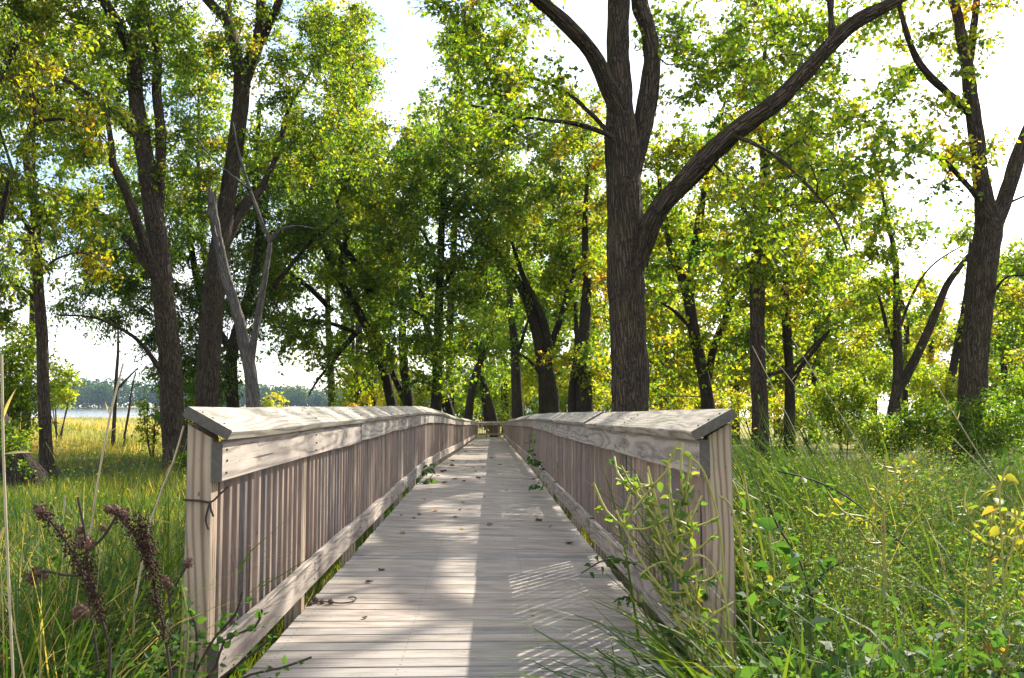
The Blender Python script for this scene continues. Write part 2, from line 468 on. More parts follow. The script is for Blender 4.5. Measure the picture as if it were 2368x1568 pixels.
# ------------------------------------------------------------------ boardwalk and railings
Y0, Y1 = 2.55, 64.9
zL = interp([0, 14.6, 17, 20.7, 31, 47, 66], [0, 0.0, -0.04, -0.13, -0.385, -0.70, -1.15])
zR = interp([0, 4.6, 7.9, 12.9, 19.4, 31, 47, 66], [0.01, 0.0, -0.05, -0.09, -0.17, -0.40, -0.72, -1.15])
cx = interp([0, 4, 12, 30, 66], [-0.073, -0.075, -0.09, -0.03, 0.155])
HALF = 0.915
def edge(side, y): return float(cx(y)) + side * HALF
def dz(side, y): return float(zL(y) if side < 0 else zR(y))

def beam_mesh(name, L, w, h, segs=1, ch=0.004, wob=0.0, seed=0, end=None):
    """board along local X from 0 to L, w across (local Y), h thick (local Z), chamfered, slightly crooked"""
    rg = np.random.default_rng(seed)
    a, b = w / 2, h / 2
    prof = np.array([(-a + ch, -b), (a - ch, -b), (a, -b + ch), (a, b - ch), (a - ch, b), (-a + ch, b), (-a, b - ch), (-a, -b + ch)])
    V = []
    for k in range(segs + 1):
        x = L * k / segs
        d = rg.normal(0, wob, 2) if wob else np.zeros(2)
        for yy, zz in prof: V.append((x, yy + d[0], zz + d[1]))
    Q = [(k * 8 + i, (k + 1) * 8 + i, (k + 1) * 8 + (i + 1) % 8, k * 8 + (i + 1) % 8) for k in range(segs) for i in range(8)]
    me = bpy.data.meshes.new(name)
    e = segs * 8
    me.from_pydata(V, [], Q + [tuple(range(8)), tuple(range(e + 7, e - 1, -1))])
    if end:
        me.materials.append(end[0]); me.materials.append(end[1])
        for p in me.polygons[-2:]: p.material_index = 1
    me.update()
    return me

def frame(p0, p1, up):
    """world matrix with local X from p0 to p1 and local Z nearest to up"""
    x = Vector(p1) - Vector(p0); x.normalize()
    y = Vector(up).cross(x); y.normalize()
    z = x.cross(y)
    return Matrix(((x.x, y.x, z.x, p0[0]), (x.y, y.y, z.y, p0[1]), (x.z, y.z, z.z, p0[2]), (0, 0, 0, 1)))

walk = bpy.data.objects.new('boardwalk', None)
COL.objects.link(walk)
walk.location = (float(cx(Y0)), Y0, 0)
tag(walk, 'weathered grey plank boardwalk running straight into the trees', None, kind='structure')
rng = np.random.default_rng(11)
PITCH_P = 0.1397
plank_meshes = []
for k in range(7):
    me = beam_mesh('plank', 1.83 + rng.uniform(-0.005, 0.005), 0.1308 + rng.uniform(-0.004, 0.002), 0.036, 5, 0.004, 0.0011, 100 + k)
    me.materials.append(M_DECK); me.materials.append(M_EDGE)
    for p in me.polygons:                          # the sawn edges are dark brown, so the joints read as dark lines
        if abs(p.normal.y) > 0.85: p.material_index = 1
    plank_meshes.append(me)
n_planks = int((Y1 - Y0) / PITCH_P)
rest_v, rest_f, rest_m = [], [], []
for k in range(n_planks):
    y = Y0 + (k + 0.5) * PITCH_P
    sk = rng.normal(0, 0.0012); j = rng.normal(0, 0.003); up = rng.normal(0, 0.0012)
    p0 = (edge(-1, y) + j, y + sk, dz(-1, y) - 0.018 + up)
    p1 = (edge(1, y) + j, y - sk, dz(1, y) - 0.018 + up)
    slope = (dz(-1, y + 0.5) - dz(-1, y - 0.5))
    M = frame(p0, p1, (0, -slope, 1))
    me = plank_meshes[int(rng.integers(0, 7))]
    if k < 300:
        link('plank', me, walk, None, M)
    else:
        co = np.array([M @ v.co for v in me.vertices]); b0 = sum(len(a) for a in rest_v)
        rest_v.append(co); rest_m += [p.material_index for p in me.polygons]
        rest_f.append([[i + b0 for i in p.vertices] for p in me.polygons])
me = bpy.data.meshes.new('plank')
me.from_pydata(np.vstack(rest_v).tolist(), [], [f for ff in rest_f for f in ff])
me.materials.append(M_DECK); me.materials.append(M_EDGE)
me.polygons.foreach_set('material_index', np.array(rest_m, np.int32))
tag(link('plank', me, walk), kind='stuff')
# joists and rim beams below the planks
for off in (-0.86, -0.30, 0.30, 0.86):
    ys = list(np.arange(Y0, Y1, 3.66)) + [Y1]
    for a, b in zip(ys[:-1], ys[1:]):
        zz = lambda y: (dz(-1, y) * (0.5 - off / 2 / HALF) + dz(1, y) * (0.5 + off / 2 / HALF)) - 0.036 - 0.072
        p0 = (float(cx(a)) + off, a, zz(a)); p1 = (float(cx(b)) + off, b - 0.004, zz(b))
        link('joist', beam_mesh('joist', (Vector(p1) - Vector(p0)).length, 0.038, 0.140), walk, M_BEAM, frame(p0, p1, (0, 0, 1)))

def post_mesh(h_in, h_out, inn, bottom):
    """square post standing on local Z, top cut to the cap's slope; its length is local X for the grain"""
    a = 0.0445; c = 0.005
    prof = [(-a + c, -a), (a - c, -a), (a, -a + c), (a, a - c), (a - c, a), (-a + c, a), (-a, a - c), (-a, -a + c)]
    V, F = [], []
    for lev in range(2):
        for (x, y) in prof:
            top = (h_in + h_out) / 2 + (h_in - h_out) * (x * inn) / (2 * a)
            z = bottom if lev == 0 else top
            V.append((z, y, -x))          # local X up, local Z = -world x
    F = [(i, 8 + i, 8 + (i + 1) % 8, (i + 1) % 8) for i in range(8)] + [tuple(range(8)), tuple(range(15, 7, -1))]
    me = bpy.data.meshes.new('post'); me.from_pydata(V, [], [f[::-1] for f in F]); me.update()
    me.materials.append(M_POST)
    return me
POST_ROT = Matrix(((0, 0, -1, 0), (0, 1, 0, 0), (1, 0, 0, 0), (0, 0, 0, 1)))

na = [(math.cos(k * math.pi / 4), math.sin(k * math.pi / 4)) for k in range(8)]
NAIL = bpy.data.meshes.new('nail')
NAIL.from_pydata([(0.0042 * x, 0.0042 * y, -0.006) for x, y in na] + [(0.0042 * x, 0.0042 * y, 0.0) for x, y in na] + [(0.003 * x, 0.003 * y, 0.0012) for x, y in na], [],
                 [(k + r * 8, (k + 1) % 8 + r * 8, (k + 1) % 8 + r * 8 + 8, k + r * 8 + 8) for r in range(2) for k in range(8)] + [tuple(range(16, 24))])
NAIL.materials.append(M_NAIL)
bal_meshes = []
for k in range(4):
    me = beam_mesh('baluster', 0.84, 0.038, 0.038, 1, 0.003, 0.0008, 300 + k)
    me.materials.append(M_BAL); bal_meshes.append(me)

def railing(side, ystart, first, label):
    inn = -side
    rail = empty('railing', (edge(side, ystart), ystart, dz(side, ystart)), label, 'railing', 'boardwalk railings')
    rg = np.random.default_rng(40 + side)
    posts = [ystart, first]
    while posts[-1] + 1.93 < Y1 - 0.3: posts.append(posts[-1] + 1.93)
    posts.append(Y1 - 0.12)
    pm = {}
    for i, y in enumerate(posts):
        bottom = round(float(ground_z(edge(side, y), y)) - dz(side, y) - 0.25, 1)
        if bottom not in pm: pm[bottom] = post_mesh(0.978, 1.028, inn, bottom)
        M = Matrix.Translation((edge(side, y) - inn * 0.0445, y, dz(side, y))) @ Matrix.Rotation(rg.normal(0, 0.006), 4, 'Y') @ POST_ROT
        link('post', pm[bottom], rail, None, M)
    # fascia and kick boards, two bays long, and the sloping cap
    def long_board(name, ys, dx, zc, w, h, mat, upv, wob, y_front=0.0):
        for a, b in zip(ys[:-1], ys[1:]):
            mids = [a, b]
            seed = int(a * 100) + (7 if side > 0 else 0) + len(name)
            j0, j1 = rg.normal(0, wob, 2)
            aa = a - y_front if a == ys[0] else a
            p0 = (edge(side, aa) + inn * dx, aa, dz(side, a) + zc + j0)
            p1 = (edge(side, b) + inn * dx, b - 0.004, dz(side, b) + zc + j1)
            L = (Vector(p1) - Vector(p0)).length
            me = beam_mesh(name, L, w, h, max(2, int(L / 0.6)), 0.004, 0.0022, seed, (mat, M_END))
            Mb = frame(p0, p1, upv)
            bo = link(name, me, rail, mat, Mb)
            if a < 11:
                for xn in (0.045, L * 0.5, L - 0.045):
                    for yn in (-0.042, 0.003, 0.044):
                        link('nail', NAIL, bo, None, Mb @ Matrix.Translation((xn + rg.normal(0, 0.006), yn + rg.normal(0, 0.004), h / 2 + 0.003)))
    joints = [posts[0] - 0.045, posts[2]] + posts[4::2]
    if joints[-1] != posts[-1]: joints.append(posts[-1])
    flat = (inn, 0, 0)
    long_board('fascia_board', joints, 0.0205, 0.894, 0.140, 0.038, M_RAIL, flat, 0.003)
    long_board('kick_board', joints, 0.0205, 0.184, 0.138, 0.038, M_RAIL, flat, 0.003)
    tilt = math.radians(29)
    nrm = (inn * math.sin(tilt), 0, math.cos(tilt))
    cj = [joints[0] - 0.035] + joints[1:]
    long_board('cap_board', cj, -0.005 - 0.019 * math.sin(tilt) + 0.006, 1.0425 - 0.019 * math.cos(tilt), 0.184, 0.038, M_CAP, nrm, 0.004)
    # balusters between the posts
    ys = np.arange(ystart + 0.10, Y1 - 0.2, 0.114)
    ys = [y for y in ys if min(abs(y - p) for p in posts) > 0.062]
    rv, rf, nb = [], [], 0
    for k, y in enumerate(ys):
        y += rg.normal(0, 0.003)
        M = Matrix.Translation((edge(side, y) - inn * 0.0195, y, dz(side, y) + 0.122 + rg.normal(0, 0.004))) @ Matrix.Rotation(rg.normal(0, 0.004), 4, 'X') @ POST_ROT
        me = bal_meshes[k % 4]
        if k < 300: link('baluster', me, rail, None, M)
        else:
            rv.append(np.array([M @ v.co for v in me.vertices]))
            rf += [[i + nb for i in p.vertices] for p in me.polygons]; nb += len(me.vertices)
    if rv:
        me = bpy.data.meshes.new('baluster'); me.from_pydata(np.vstack(rv).tolist(), [], rf); me.materials.append(M_BAL)
        tag(link('baluster', me, rail), kind='stuff')
    return rail
railing(-1, 3.375, 5.03, 'left wooden railing with slats and sloping cap beside the meadow')
railing(1, 3.52, 5.35, 'right wooden railing with mossy cap end beside the tall weeds')

# railing across the far end
ye = Y1 + 0.06
er = empty('railing', (float(cx(ye)), ye, dz(1, ye)), 'short railing crossing the far end of the boardwalk', 'railing', 'boardwalk railings')
ze = dz(1, ye)
for k, x in enumerate((-0.96, -0.30, 0.55, 0.96)):
    link('post', post_mesh(1.0, 1.0, 1, -0.5), er, None, Matrix.Translation((float(cx(ye)) + x, ye + 0.08, ze)) @ POST_ROT)
for nm, zc, w, h, m, up in (('fascia_board', 0.90, 0.14, 0.038, M_RAIL, (0, -1, 0)), ('kick_board', 0.20, 0.138, 0.038, M_RAIL, (0, -1, 0)), ('cap_board', 1.03, 0.184, 0.038, M_CAP, (0, -0.45, 0.9))):
    p0 = (float(cx(ye)) - 0.99, ye + 0.012 + (0.06 if nm == 'cap_board' else 0), ze + zc); p1 = (p0[0] + 1.98, p0[1], p0[2] + 0.03)
    link(nm, beam_mesh(nm, 1.98, w, h, 2), er, m, frame(p0, p1, up))
for k in range(17):
    x = float(cx(ye)) - 0.9 + k * 0.112
    link('baluster', bal_meshes[k % 4], er, None, Matrix.Translation((x, ye + 0.052, ze + 0.13)) @ POST_ROT)
# ------------------------------------------------------------------ trees
def grow_branches(rng, np_, nr_, targets, sag=0.12, rmax=0.05):
    """connect each leaf clump to the skeleton, nearest first; returns paths (B,6,3) and radii"""
    K = 6
    P, R = [np.asarray(np_)], [np.asarray(nr_)]
    allp = np.vstack(P); allr = np.concatenate(R)
    d0 = np.min(np.linalg.norm(targets[:, None, :] - allp[None, ::3, :], axis=2), axis=1)
    order = np.argsort(d0)
    paths, rads, ends = [], [], []
    buf_p = np.empty((len(allp) + len(targets) * 4, 3)); buf_r = np.empty(len(buf_p))
    m = len(allp); buf_p[:m] = allp; buf_r[:m] = allr
    t = np.linspace(0, 1, K)[:, None]
    for i in order:
        c = targets[i]
        dv = c - buf_p[:m]
        dist = np.linalg.norm(dv, axis=1)
        cost = dist + 0.7 * np.maximum(0, -dv[:, 2]) - 3.0 * np.minimum(buf_r[:m], 0.05)
        k = int(np.argmin(cost))
        a = buf_p[k]; L = max(dist[k], 0.05)
        side = np.cross(c - a, rng.normal(size=3)); side = side / (np.linalg.norm(side) + 1e-6)
        p = a + (c - a) * t + side * (np.sin(t * math.pi) * L * rng.uniform(-0.10, 0.10)) + np.array([0, 0, 1]) * np.sin(t * math.pi) * L * rng.uniform(0, sag)
        p[1:-1] += rng.normal(0, 0.018 * L, (K - 2, 3))
        r0 = min(buf_r[k] * 0.8, 0.008 + 0.011 * L, rmax)
        r = np.linspace(r0, max(0.003, r0 * 0.3), K)
        paths.append(p); rads.append(r); ends.append(c)
        buf_p[m:m + 4] = p[2:6]; buf_r[m:m + 4] = r[2:6]; m += 4
    return np.array(paths), np.array(rads)

def leaf_cloud(rng, centers, dirs, rc, per, leaf, tint, tsd, droop=0.25, twigs=True, flat=0.75, aspect=0.62):
    """leaves along short twigs around every clump centre"""
    B = len(centers)
    nt = max(1, per // 9)
    tw0 = np.repeat(centers, nt, 0) - np.repeat(dirs, nt, 0) * rng.uniform(0, 0.6, (B * nt, 1)) * rc
    td = unit(rng.normal(size=(B * nt, 3)) * [1, 1, flat] + 0.45 * np.repeat(dirs, nt, 0) + [0, 0, 0.05])
    tl = rc * rng.uniform(0.45, 1.25, B * nt)
    tw1 = tw0 + td * tl[:, None] + np.array([0, 0, -1]) * (droop * tl[:, None])
    m = 9
    s = rng.uniform(0.12, 1.05, (B * nt, m, 1))
    base = tw0[:, None] + (tw1 - tw0)[:, None] * s - np.array([0, 0, 1]) * (droop * 0.5 * tl[:, None, None] * s * (s - 1) * -1)
    base = base.reshape(-1, 3) + rng.normal(0, leaf * 0.55, (B * nt * m, 3))
    N = len(base)
    d = np.repeat(td, m, 0) * 0.5 + rng.normal(size=(N, 3)) * 0.75 + [0, 0, -droop * 1.4]
    nrm = unit(rng.normal(size=(N, 3)) * 0.8 + [0, 0, 0.75])
    ln = leaf * rng.uniform(0.5, 1.45, N)
    v, q = leaf_arrays(base, d, nrm, ln, ln * aspect * rng.uniform(0.8, 1.2, N))
    ct = rng.normal(0, tsd * 0.8, B)
    tt = np.clip(tint + np.repeat(ct, nt * m) + rng.normal(0, tsd * 0.9, N), 0.0, 1.0)
    tp = np.stack([tw0, tw1], axis=1)
    tr = np.tile(np.array([0.0055, 0.0025]) * max(1.0, leaf / 0.08), (B * nt, 1))
    return v, q, tt, (tp, tr)

def limb_mesh(name, q, n, mat, rough=0.0, seed=0, flare=0.0):
    """one limb or trunk as a tube with uneven bark; q rows (x, y, z, r)"""
    V, Q, C = tubes(q[None, :, :3], q[None, :, 3], n)
    K = len(q)
    if rough or flare:
        cen = np.repeat(q[:, :3], n, 0); d = V - cen; r = np.linalg.norm(d, axis=1, keepdims=True); u = d / np.maximum(r, 1e-6)
        amp = np.empty(len(V))
        for i, (c) in enumerate(C):
            rr = max(q[i // n, 3], 0.02)
            a = math.atan2(c[1], c[0])
            ridge = mnoise.noise(Vector((math.cos(a) * rr * 21 + seed, math.sin(a) * rr * 21, c[2] * 1.7)))
            lump = mnoise.noise(Vector((math.cos(a) * 1.2 + seed, math.sin(a) * 1.2, c[2] * 0.8)))
            fl = flare * math.exp(-c[2] / 0.28) * (1 + 0.6 * math.sin(a * 4 + seed))
            amp[i] = rr * (0.13 * lump + fl) + rough * (abs(ridge) * 2 - 0.5)
        V = V + u * amp[:, None]
    end = np.arange((K - 1) * n, K * n)[None]
    return npmesh(name, V, [Q], [mat], {'bark': ('POINT', 'FLOAT_VECTOR', C)}, smooth=True)

def to_path(limb, Y, step, rng, wob, root_of=None):
    rows = []
    for (px, py, dY, w) in limb:
        p = W(px, py, Y + dY)
        rows.append([*p, 0.5 * w * (Y + dY) / FPX])
    return smooth_path(rows, step, rng, wob)

TREE_LEAVES = [0]
def tree(label, Y, limbs, crowns, leaf=0.085, tint=0.4, tsd=0.12, name='tree', bark=None, per=100, rc=0.55, dens=1.0,
         wob=0.012, droop=0.25, twigs=True, rough=0.008, n=14, seed=1, group=None, flare=0.45, aspect=0.62, sag=0.12, bare=0, limb_name='limb', flat=0.75):
    """limbs: first is the trunk, rows (px, py, dY, width px); crowns: (px, py, rx, ry, dY, rY metres, coverage)"""
    rng = np.random.default_rng(seed)
    bark = bark or M_BARKD
    dens *= 2.7; leaf *= 1.15
    paths = []
    for i, lb in enumerate(limbs):
        q = to_path(lb, Y, 0.16 if n > 14 else 0.3, rng, wob if i else wob * 0.6)
        if i == 0:                                   # root the trunk in the ground
            x, y = q[0, 0], q[0, 1]
            gz = float(ground_z(x, y)) - 0.15
            if q[0, 2] > gz + 0.05:
                m = max(2, int((q[0, 2] - gz) / 0.2))
                add = np.repeat(q[:1], m, 0); add[:, 2] = np.linspace(gz, q[0, 2], m, endpoint=False)
                q = np.vstack([add, q])
        paths.append(q)
    root = empty(name, paths[0][0, :3] + [0, 0, 0.1], label, 'tree', group)
    for i, q in enumerate(paths):
        nn = n if i == 0 else max(7, int(n * 0.75))
        link('trunk' if i == 0 else limb_name, limb_mesh('trunk' if i == 0 else limb_name, q, nn, bark, rough, seed + i * 3.7, flare if i == 0 else 0.0), root)
    sk = np.vstack(paths)
    low = paths[0][0, 2] + 0.18 * (sk[:, 2].max() - paths[0][0, 2])
    ok = sk[:, 2] > low
    skp, skr = sk[ok, :3], sk[ok, 3]
    cen = []
    for (px, py, rx, ry, dY, rY, cov) in crowns:
        yy = Y + dY
        mpp = yy / FPX
        lp = leaf / mpp
        area = math.pi * rx * ry
        if py < -20 and px > 1500: cov *= 0.45
        ncl = max(2, int(dens * cov * area / (lp * lp * aspect * 0.5 * per)))
        u = rand_dirs(rng, ncl) * (rng.uniform(0.08, 1.0, (ncl, 1)) ** 0.45)
        c = W(px, py, yy)
        cen.append(c + u * np.array([rx * mpp, rY, ry * mpp]))
    if bare:
        cen = [c[rng.random(len(c)) < 0.999] for c in cen]
    if cen:
        cen = np.vstack(cen)
        cen = cen[cen[:, 2] > ground_z(cen[:, 0], cen[:, 1]) + 0.25]
        P, R = grow_branches(rng, skp, skr, cen, sag, max(0.02, 0.35 * paths[0][len(paths[0]) // 2, 3]))
        V, Q, C = tubes(P, R, 4 if Y < 30 else 3)
        me = npmesh('branch', V, Q, [M_TWIG], {'bark': ('POINT', 'FLOAT_VECTOR', C)}, smooth=True)
        tag(link('branch', me, root), kind='stuff')
        if bare: return root
        v, q, tt, (tp, tr) = leaf_cloud(rng, P[:, -1], unit(P[:, -1] - P[:, -3]), rc, per, leaf, tint, tsd, droop, twigs, flat, aspect)
        TREE_LEAVES[0] += len(q)
        if twigs:
            tv, tq, tc = tubes(tp, tr, 3)
            nv = len(v)
            me = npmesh('crown', np.vstack([v, tv]), [q, tq + nv], [M_LEAF, M_TWIG],
                        {'tint': ('FACE', 'FLOAT', np.concatenate([tt, np.zeros(len(tq))])), 'bark': ('POINT', 'FLOAT_VECTOR', np.vstack([np.zeros((nv, 3)), tc]))},
                        np.concatenate([np.zeros(len(q)), np.ones(len(tq))]))
        else:
            me = npmesh('crown', v, q, [M_LEAF], {'tint': ('FACE', 'FLOAT', tt)})
        tag(link('crown', me, root), kind='stuff')
    return root

# --- the big cottonwood beside the right railing
tree('massive furrowed trunk right of the boardwalk, one long limb arching right', 16.5,
  [[(1456, 1040, 0, 96), (1456, 945, 0, 88), (1452, 760, 0, 84), (1450, 640, 0, 84), (1448, 560, 0, 84), (1442, 420, 0, 80), (1438, 330, 0, 80), (1432, 240, 0.1, 62), (1428, 120, 0.3, 52), (1432, -20, 0.5, 48), (1440, -300, 0.8, 34), (1430, -640, 1.2, 16)],
   [(1470, 610, -0.05, 58), (1488, 560, -0.15, 52), (1520, 490, -0.4, 48), (1600, 400, -0.8, 47), (1690, 312, -1.2, 46), (1800, 235, -1.5, 42), (1880, 150, -1.7, 38), (1960, 65, -1.9, 34), (2060, 8, -2.1, 26), (2180, -60, -2.3, 18), (2320, -160, -2.6, 9)],
   [(1436, 270, 0, 50), (1405, 190, -0.3, 38), (1370, 120, -0.5, 36), (1300, 50, -0.9, 34), (1235, -10, -1.2, 32), (1140, -120, -1.5, 24), (1040, -300, -1.8, 12)],
   [(1446, 470, 0.1, 50), (1470, 360, 0.25, 46), (1492, 250, 0.4, 46), (1508, 150, 0.5, 42), (1496, 60, 0.6, 36), (1480, -30, 0.8, 36), (1520, -260, 1.2, 24), (1600, -520, 1.5, 12)],
   [(1420, 320, 0.3, 12), (1370, 265, 0.8, 10), (1300, 208, 1.2, 9), (1210, 178, 1.7, 7), (1120, 185, 2.2, 5), (1040, 220, 2.6, 3)],
   [(1420, 318, -0.3, 12), (1350, 290, -0.5, 10), (1270, 278, -0.8, 8), (1180, 265, -1.0, 6), (1090, 245, -1.2, 4)],
   [(1925, 100, -1.8, 16), (1922, 50, -1.7, 14), (1928, -40, -1.6, 11), (1960, -160, -1.4, 8)],
   [(1690, 312, -1.2, 12), (1780, 350, -2.0, 9), (1860, 420, -2.6, 7), (1930, 500, -3.0, 5), (1960, 580, -3.3, 3)]],
  [(1120, 215, 150, 90, 1.6, 1.6, 0.9), (1130, 90, 150, 80, 0.5, 1.8, 0.8), (1250, 250, 150, 80, -0.6, 1.4, 0.5),
   (1620, 80, 150, 150, 1.5, 2.5, 0.7), (1760, 130, 170, 140, 0.5, 2.2, 0.6), (1950, 300, 130, 130, -2.0, 1.8, 0.62), (1800, 460, 190, 90, -2.2, 1.6, 0.5), (1700, 560, 160, 80, -1.8, 1.4, 0.35),
   (2050, 430, 110, 90, -2.6, 1.4, 0.65), (1900, -60, 260, 160, -1.0, 2.4, 0.25), (1150, -120, 230, 180, -1.0, 2.5, 0.8), (1380, -420, 380, 280, 0.8, 3.5, 0.7), (2150, -150, 220, 150, -2.2, 2.0, 0.15), (1720, -420, 260, 220, 1.2, 3.0, 0.25)],
  leaf=0.082, tint=0.46, tsd=0.14, name='cottonwood_tree', bark=M_BARK, per=100, rc=0.6, rough=0.026, n=56, seed=11, aspect=0.85)

# --- two large trunks on the left
tree('tall dark trunk just left of the railing, leaning and forked high up', 24,
  [[(412, 1100, 0, 66), (402, 1020, 0, 54), (395, 860, 0, 51), (374, 660, 0, 47), (360, 520, 0.1, 44), (345, 420, 0.2, 42), (328, 320, 0.3, 38), (316, 240, 0.4, 35), (312, 130, 0.5, 34), (322, 30, 0.5, 24), (340, -120, 0.5, 18), (350, -400, 0.4, 9)],
   [(366, 480, 0.2, 26), (372, 330, 0.3, 24), (362, 220, 0.6, 22), (364, 120, 0.8, 19), (345, 40, 1.0, 16), (320, -40, 1.2, 14), (300, -250, 1.5, 8)],
   [(312, 170, 0.4, 26), (290, 90, 0.0, 24), (245, 10, -0.6, 22), (180, -90, -1.2, 16), (100, -220, -1.8, 8)],
   [(352, 640, -0.2, 24), (325, 540, -0.6, 22), (290, 440, -1.0, 20), (262, 380, -1.2, 18), (258, 330, -1.4, 13), (240, 240, -1.6, 9)],
   [(345, 620, 0.2, 20), (300, 560, 0.8, 17), (240, 500, 1.5, 14), (150, 450, 2.2, 10), (60, 420, 3.0, 6)],
   [(330, 320, 0.3, 24), (270, 270, 0.8, 20), (190, 215, 1.4, 16), (110, 150, 2.2, 11), (20, 90, 3.0, 7)],
   [(380, 870, -0.2, 11), (330, 800, -0.5, 9), (285, 765, -0.8, 8), (220, 735, -1.2, 6), (130, 728, -1.6, 3)]],
  [(230, 60, 190, 130, -0.5, 2.4, 0.95), (330, 60, 150, 120, 1.2, 2.0, 0.9), (150, 250, 170, 90, 0.8, 2.4, 0.8), (200, 420, 160, 70, 0.5, 2.2, 0.6), (420, 330, 90, 120, 0.8, 1.8, 0.7),
   (300, 560, 130, 90, 0.6, 1.8, 0.6), (250, -200, 300, 160, 0, 3.5, 0.7), (320, -480, 260, 180, 0.5, 3.5, 0.6), (60, 160, 120, 110, 2.0, 2.0, 0.7)],
  leaf=0.095, tint=0.42, tsd=0.15, name='box_elder_tree', bark=M_BARK, rough=0.02, n=36, seed=12, dens=0.78, rc=0.6)
tree('straight dark trunk behind the leaning one, with a high V fork', 26.5,
  [[(470, 1060, 0, 60), (478, 930, 0, 52), (488, 760, 0, 49), (505, 600, 0, 45), (525, 460, 0.1, 40), (545, 340, 0.2, 37), (558, 230, 0.2, 36), (562, 180, 0.2, 40), (592, 110, 0.1, 30), (602, 40, 0, 24), (604, -80, -0.1, 20), (610, -350, -0.2, 9)],
   [(562, 190, 0.2, 34), (540, 100, 0.3, 25), (525, 50, 0.4, 24), (470, -10, 0.6, 20), (400, -100, 0.9, 14), (330, -260, 1.2, 7)],
   [(596, 105, 0.1, 24), (625, 50, -0.4, 20), (648, -10, -0.8, 18), (690, -130, -1.2, 12), (740, -280, -1.6, 6)],
   [(520, 560, 0.2, 30), (560, 480, 0.5, 26), (600, 440, 0.8, 18), (640, 360, 1.2, 13), (670, 250, 1.6, 9), (720, 160, 2.0, 5)],
   [(530, 100, 0.3, 16), (528, 20, 0.8, 14), (530, -60, 1.2, 11), (510, -200, 1.6, 6)]],
  [(640, 80, 160, 120, 0, 2.4, 0.75), (740, 160, 140, 130, 1.0, 2.2, 0.75), (790, 60, 100, 90, 0.5, 1.6, 0.6), (480, 120, 110, 120, 1.0, 2.0, 0.7), (640, 330, 140, 100, 1.5, 2.2, 0.9), (780, 330, 110, 110, 1.5, 2.0, 0.7),
   (560, -180, 300, 150, 0, 3.0, 0.7), (560, -460, 260, 180, 0, 3.5, 0.6), (450, 420, 90, 130, 0.8, 1.8, 0.7)],
  leaf=0.10, tint=0.46, tsd=0.16, name='cottonwood_tree', bark=M_BARK, rough=0.02, n=34, seed=13, dens=0.78, rc=0.6)

# --- dead snag
tree('grey dead snag with a broken top behind the left railing', 21.5,
  [[(588, 1050, 0, 36), (585, 930, 0, 31), (572, 830, 0, 28), (547, 720, 0, 25), (522, 640, 0, 24), (506, 560, 0, 22), (494, 500, 0, 21), (489, 460, 0, 19), (484, 432, 0, 5)],
   [(494, 475, 0, 12), (497, 452, 0, 9), (500, 440, 0, 2)], [(488, 470, -0.1, 10), (486, 448, -0.1, 7), (488, 425, -0.1, 2)], [(506, 575, -0.1, 9), (498, 545, -0.2, 6), (495, 520, -0.2, 2)],
   [(578, 850, 0, 20), (592, 760, -0.1, 15), (603, 700, -0.1, 14), (615, 620, -0.2, 12), (622, 560, -0.2, 11), (606, 520, -0.3, 10), (590, 470, -0.35, 8), (572, 420, -0.4, 7), (556, 365, -0.5, 6), (548, 330, -0.55, 4), (540, 280, -0.6, 2)],
   [(622, 560, -0.2, 9), (650, 530, -0.5, 6), (690, 522, -0.8, 4), (730, 530, -1.0, 2)],
   [(580, 440, -0.4, 6), (530, 400, -0.8, 4), (470, 340, -1.2, 3), (420, 250, -1.6, 2)]],
  [], leaf=0.09, name='dead_tree', bark=M_DEAD, rough=0.022, n=30, seed=14)

# --- slender trunk at far left
tree('slender straight trunk near the left edge of the meadow', 21,
  [[(110, 1100, 0, 33), (106, 1040, 0, 28), (101, 900, 0, 27), (96, 760, 0, 24), (86, 600, 0, 22), (80, 480, 0.1, 19), (62, 380, 0.2, 17), (60, 330, 0.2, 16), (78, 260, 0.3, 13), (66, 190, 0.4, 12), (25, 110, 0.7, 10), (-10, 20, 1.0, 8), (-60, -160, 1.2, 4)],
   [(84, 560, 0, 13), (50, 500, -0.4, 10), (0, 470, -0.8, 8), (-70, 430, -1.2, 5)],
   [(80, 290, 0.3, 9), (110, 277, 0.0, 8), (160, 278, -0.5, 7), (215, 300, -1.0, 5), (250, 335, -1.4, 3)],
   [(98, 720, 0, 12), (70, 680, 0.4, 9), (30, 660, 0.8, 7), (-30, 690, 1.2, 4)],
   [(92, 640, 0, 8), (130, 600, -0.4, 6), (190, 585, -0.8, 4), (240, 610, -1.0, 2)],
   [(82, 470, 0.1, 10), (40, 420, 0.6, 8), (10, 330, 1.0, 6), (-10, 260, 1.3, 4)]],
  [(20, 430, 100, 80, -0.4, 1.5, 0.8), (110, 470, 130, 70, -0.6, 1.5, 0.7), (40, 170, 130, 110, 0.5, 1.8, 0.9), (150, 330, 110, 60, -0.6, 1.4, 0.6), (10, 600, 80, 90, 0.4, 1.4, 0.8), (140, 600, 100, 50, -0.5, 1.2, 0.5), (-30, 20, 160, 140, 0.8, 2.0, 0.8), (60, -180, 200, 140, 0.5, 2.4, 0.7), (-60, 700, 90, 80, 0.8, 1.4, 0.7), (215, 190, 90, 130, -1.0, 1.2, 0.5)],
  leaf=0.095, tint=0.54, tsd=0.17, name='box_elder_tree', bark=M_BARK, rough=0.006, n=18, seed=15, rc=0.5, droop=0.4)
